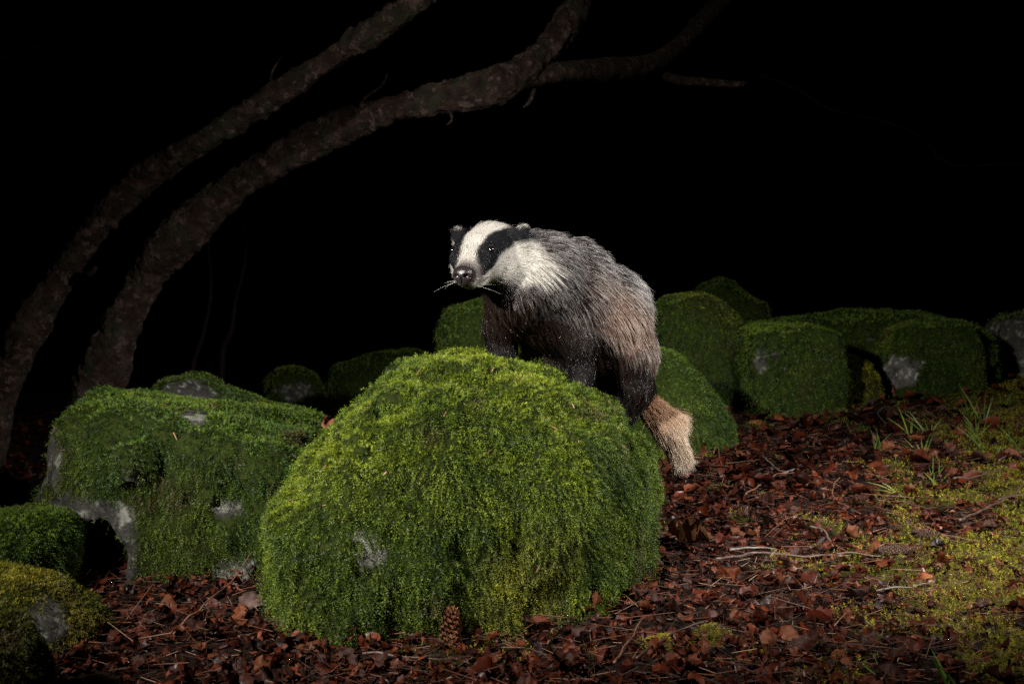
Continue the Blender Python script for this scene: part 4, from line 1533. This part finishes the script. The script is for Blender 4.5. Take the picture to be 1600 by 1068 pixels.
# whiskers
wp, wr, wc = [], [], []
for sg in (-1, 1):
    for k in range(5):
        b0 = hp(random.uniform(0.075, 0.098), sg * random.uniform(0.015, 0.022), random.uniform(-0.042, -0.022))
        dv = nrm(HF * random.uniform(-0.6, 0.2) + HL * sg * 1.0 - HU * random.uniform(-0.5, 0.6))
        ln = random.uniform(0.022, 0.050)
        s = np.linspace(0, 1, 6)[:, None]
        wp.append(b0 + dv * ln * s + (-HF * 0.3 - HU * 0.3) * ln * s * s * 0.6)
        wr.append(np.linspace(0.00013, 0.00005, 6))
        wc.append(np.tile([0.75, 0.72, 0.68], (6, 1)) if random.random() < .7 else np.tile([0.03, 0.03, 0.03], (6, 1)))
hair_object("whiskers", np.array(wp), np.array(wr), np.array(wc), M_FUR, badger)

# claws on the paws that show
tc = NT("claw_horn")
mc_ = tc.bsdf((0.10, 0.07, 0.05), 0.35, 0.5)
for paw, fw in ((unp(774, 562, 2.03), np.array([-0.25, -1, -0.35])), (unp(903, 606, 2.04), np.array([-0.2, -1, -0.4])), (unp(945, 634, 2.14), np.array([-0.8, -0.7, -0.35]))):
    fw = nrm(fw)
    sd = nrm(np.cross(fw, [0, 0, 1.0]))
    for k in range(5):
        o = (k - 2) * 0.0085
        b0 = paw + fw * (0.014 - abs(k - 2) * 0.002) + sd * o
        V, F = tube([b0, b0 + fw * 0.012 + np.array([0, 0, 0.001]), b0 + fw * 0.022 + np.array([0, 0, -0.006])], [0.0036, 0.0028, 0.0006], 8, 7)
        add("claw", make_mesh("claw", V, F, mc_), parent=badger)

# beads of water clinging to the wet dark fur
cand = A[0][:, 3:].reshape(-1, 3)
wet = np.repeat(A[2].mean(-1).mean(1) < 0.05, 3)
bxp, byp = proj(cand)
cand = cand[wet & (cand[:, 1] < 2.2)]
cand = cand[RNG.choice(len(cand), 300, replace=False)]
tw_ = NT("water_bead")
pw = tw_.n("ShaderNodeBsdfPrincipled")
pw.inputs["Base Color"].default_value = (0.9, 0.92, 0.95, 1)
pw.inputs["Roughness"].default_value = 0.12
pw.inputs["Transmission Weight"].default_value = 0.6
pw.inputs["IOR"].default_value = 1.33
tw_.l(pw.outputs[0], tw_.out.inputs[0])
V1, F1 = ball(np.zeros(3), 1.0, n=8, m=6)
sz = RNG.uniform(0.00025, 0.00065, len(cand))
V = (V1[None] * sz[:, None, None] + cand[:, None, :]).reshape(-1, 3)
F = (F1[None] + (np.arange(len(cand)) * len(V1))[:, None, None]).reshape(-1, 4)
add("water_beads", make_mesh("water_beads", V, F, tw_.m), parent=badger, kind="stuff")


# dry needles and leaf crumbs caught in the moss of the two big boulders
def caught(rock, geo, n, seed):
    v, fc, N, m = geo
    P, NN = sample_surface(v, fc, n, smooth01((N[:, 2] - 0.1) / 0.4) * (N[:, 1] < 0.3))
    d = nrm(np.cross(NN, RNG.normal(size=(n, 3))))
    a = nrm(np.cross(d, NN))
    P = P + NN * RNG.uniform(0.009, 0.014, n)[:, None]
    ln = RNG.uniform(0.003, 0.009, n)[:, None]
    w = RNG.uniform(0.0005, 0.0012, n)[:, None]
    V = np.stack([P - d * ln - a * w, P - d * ln + a * w, P + d * ln + a * w * .5, P + d * ln - a * w * .5, P + NN * w * 1.5], 1).reshape(-1, 3)
    o = (np.arange(n) * 5)[:, None]
    F = np.concatenate([o + np.array([[0, 1, 4]]), o + np.array([[1, 2, 4]]), o + np.array([[2, 3, 4]]), o + np.array([[3, 0, 4]])])
    c = np.array([(0.22, 0.11, 0.06), (0.15, 0.065, 0.035), (0.26, 0.19, 0.12)])[RNG.integers(0, 3, n)]
    add("caught_needles", make_mesh("caught_needles", V, F, M_CONE, col=np.repeat(c, 5, 0)), parent=rock, kind="stuff")


caught(MAIN, main_geo, 34, 1)
caught(LEFT, left_geo, 26, 2)
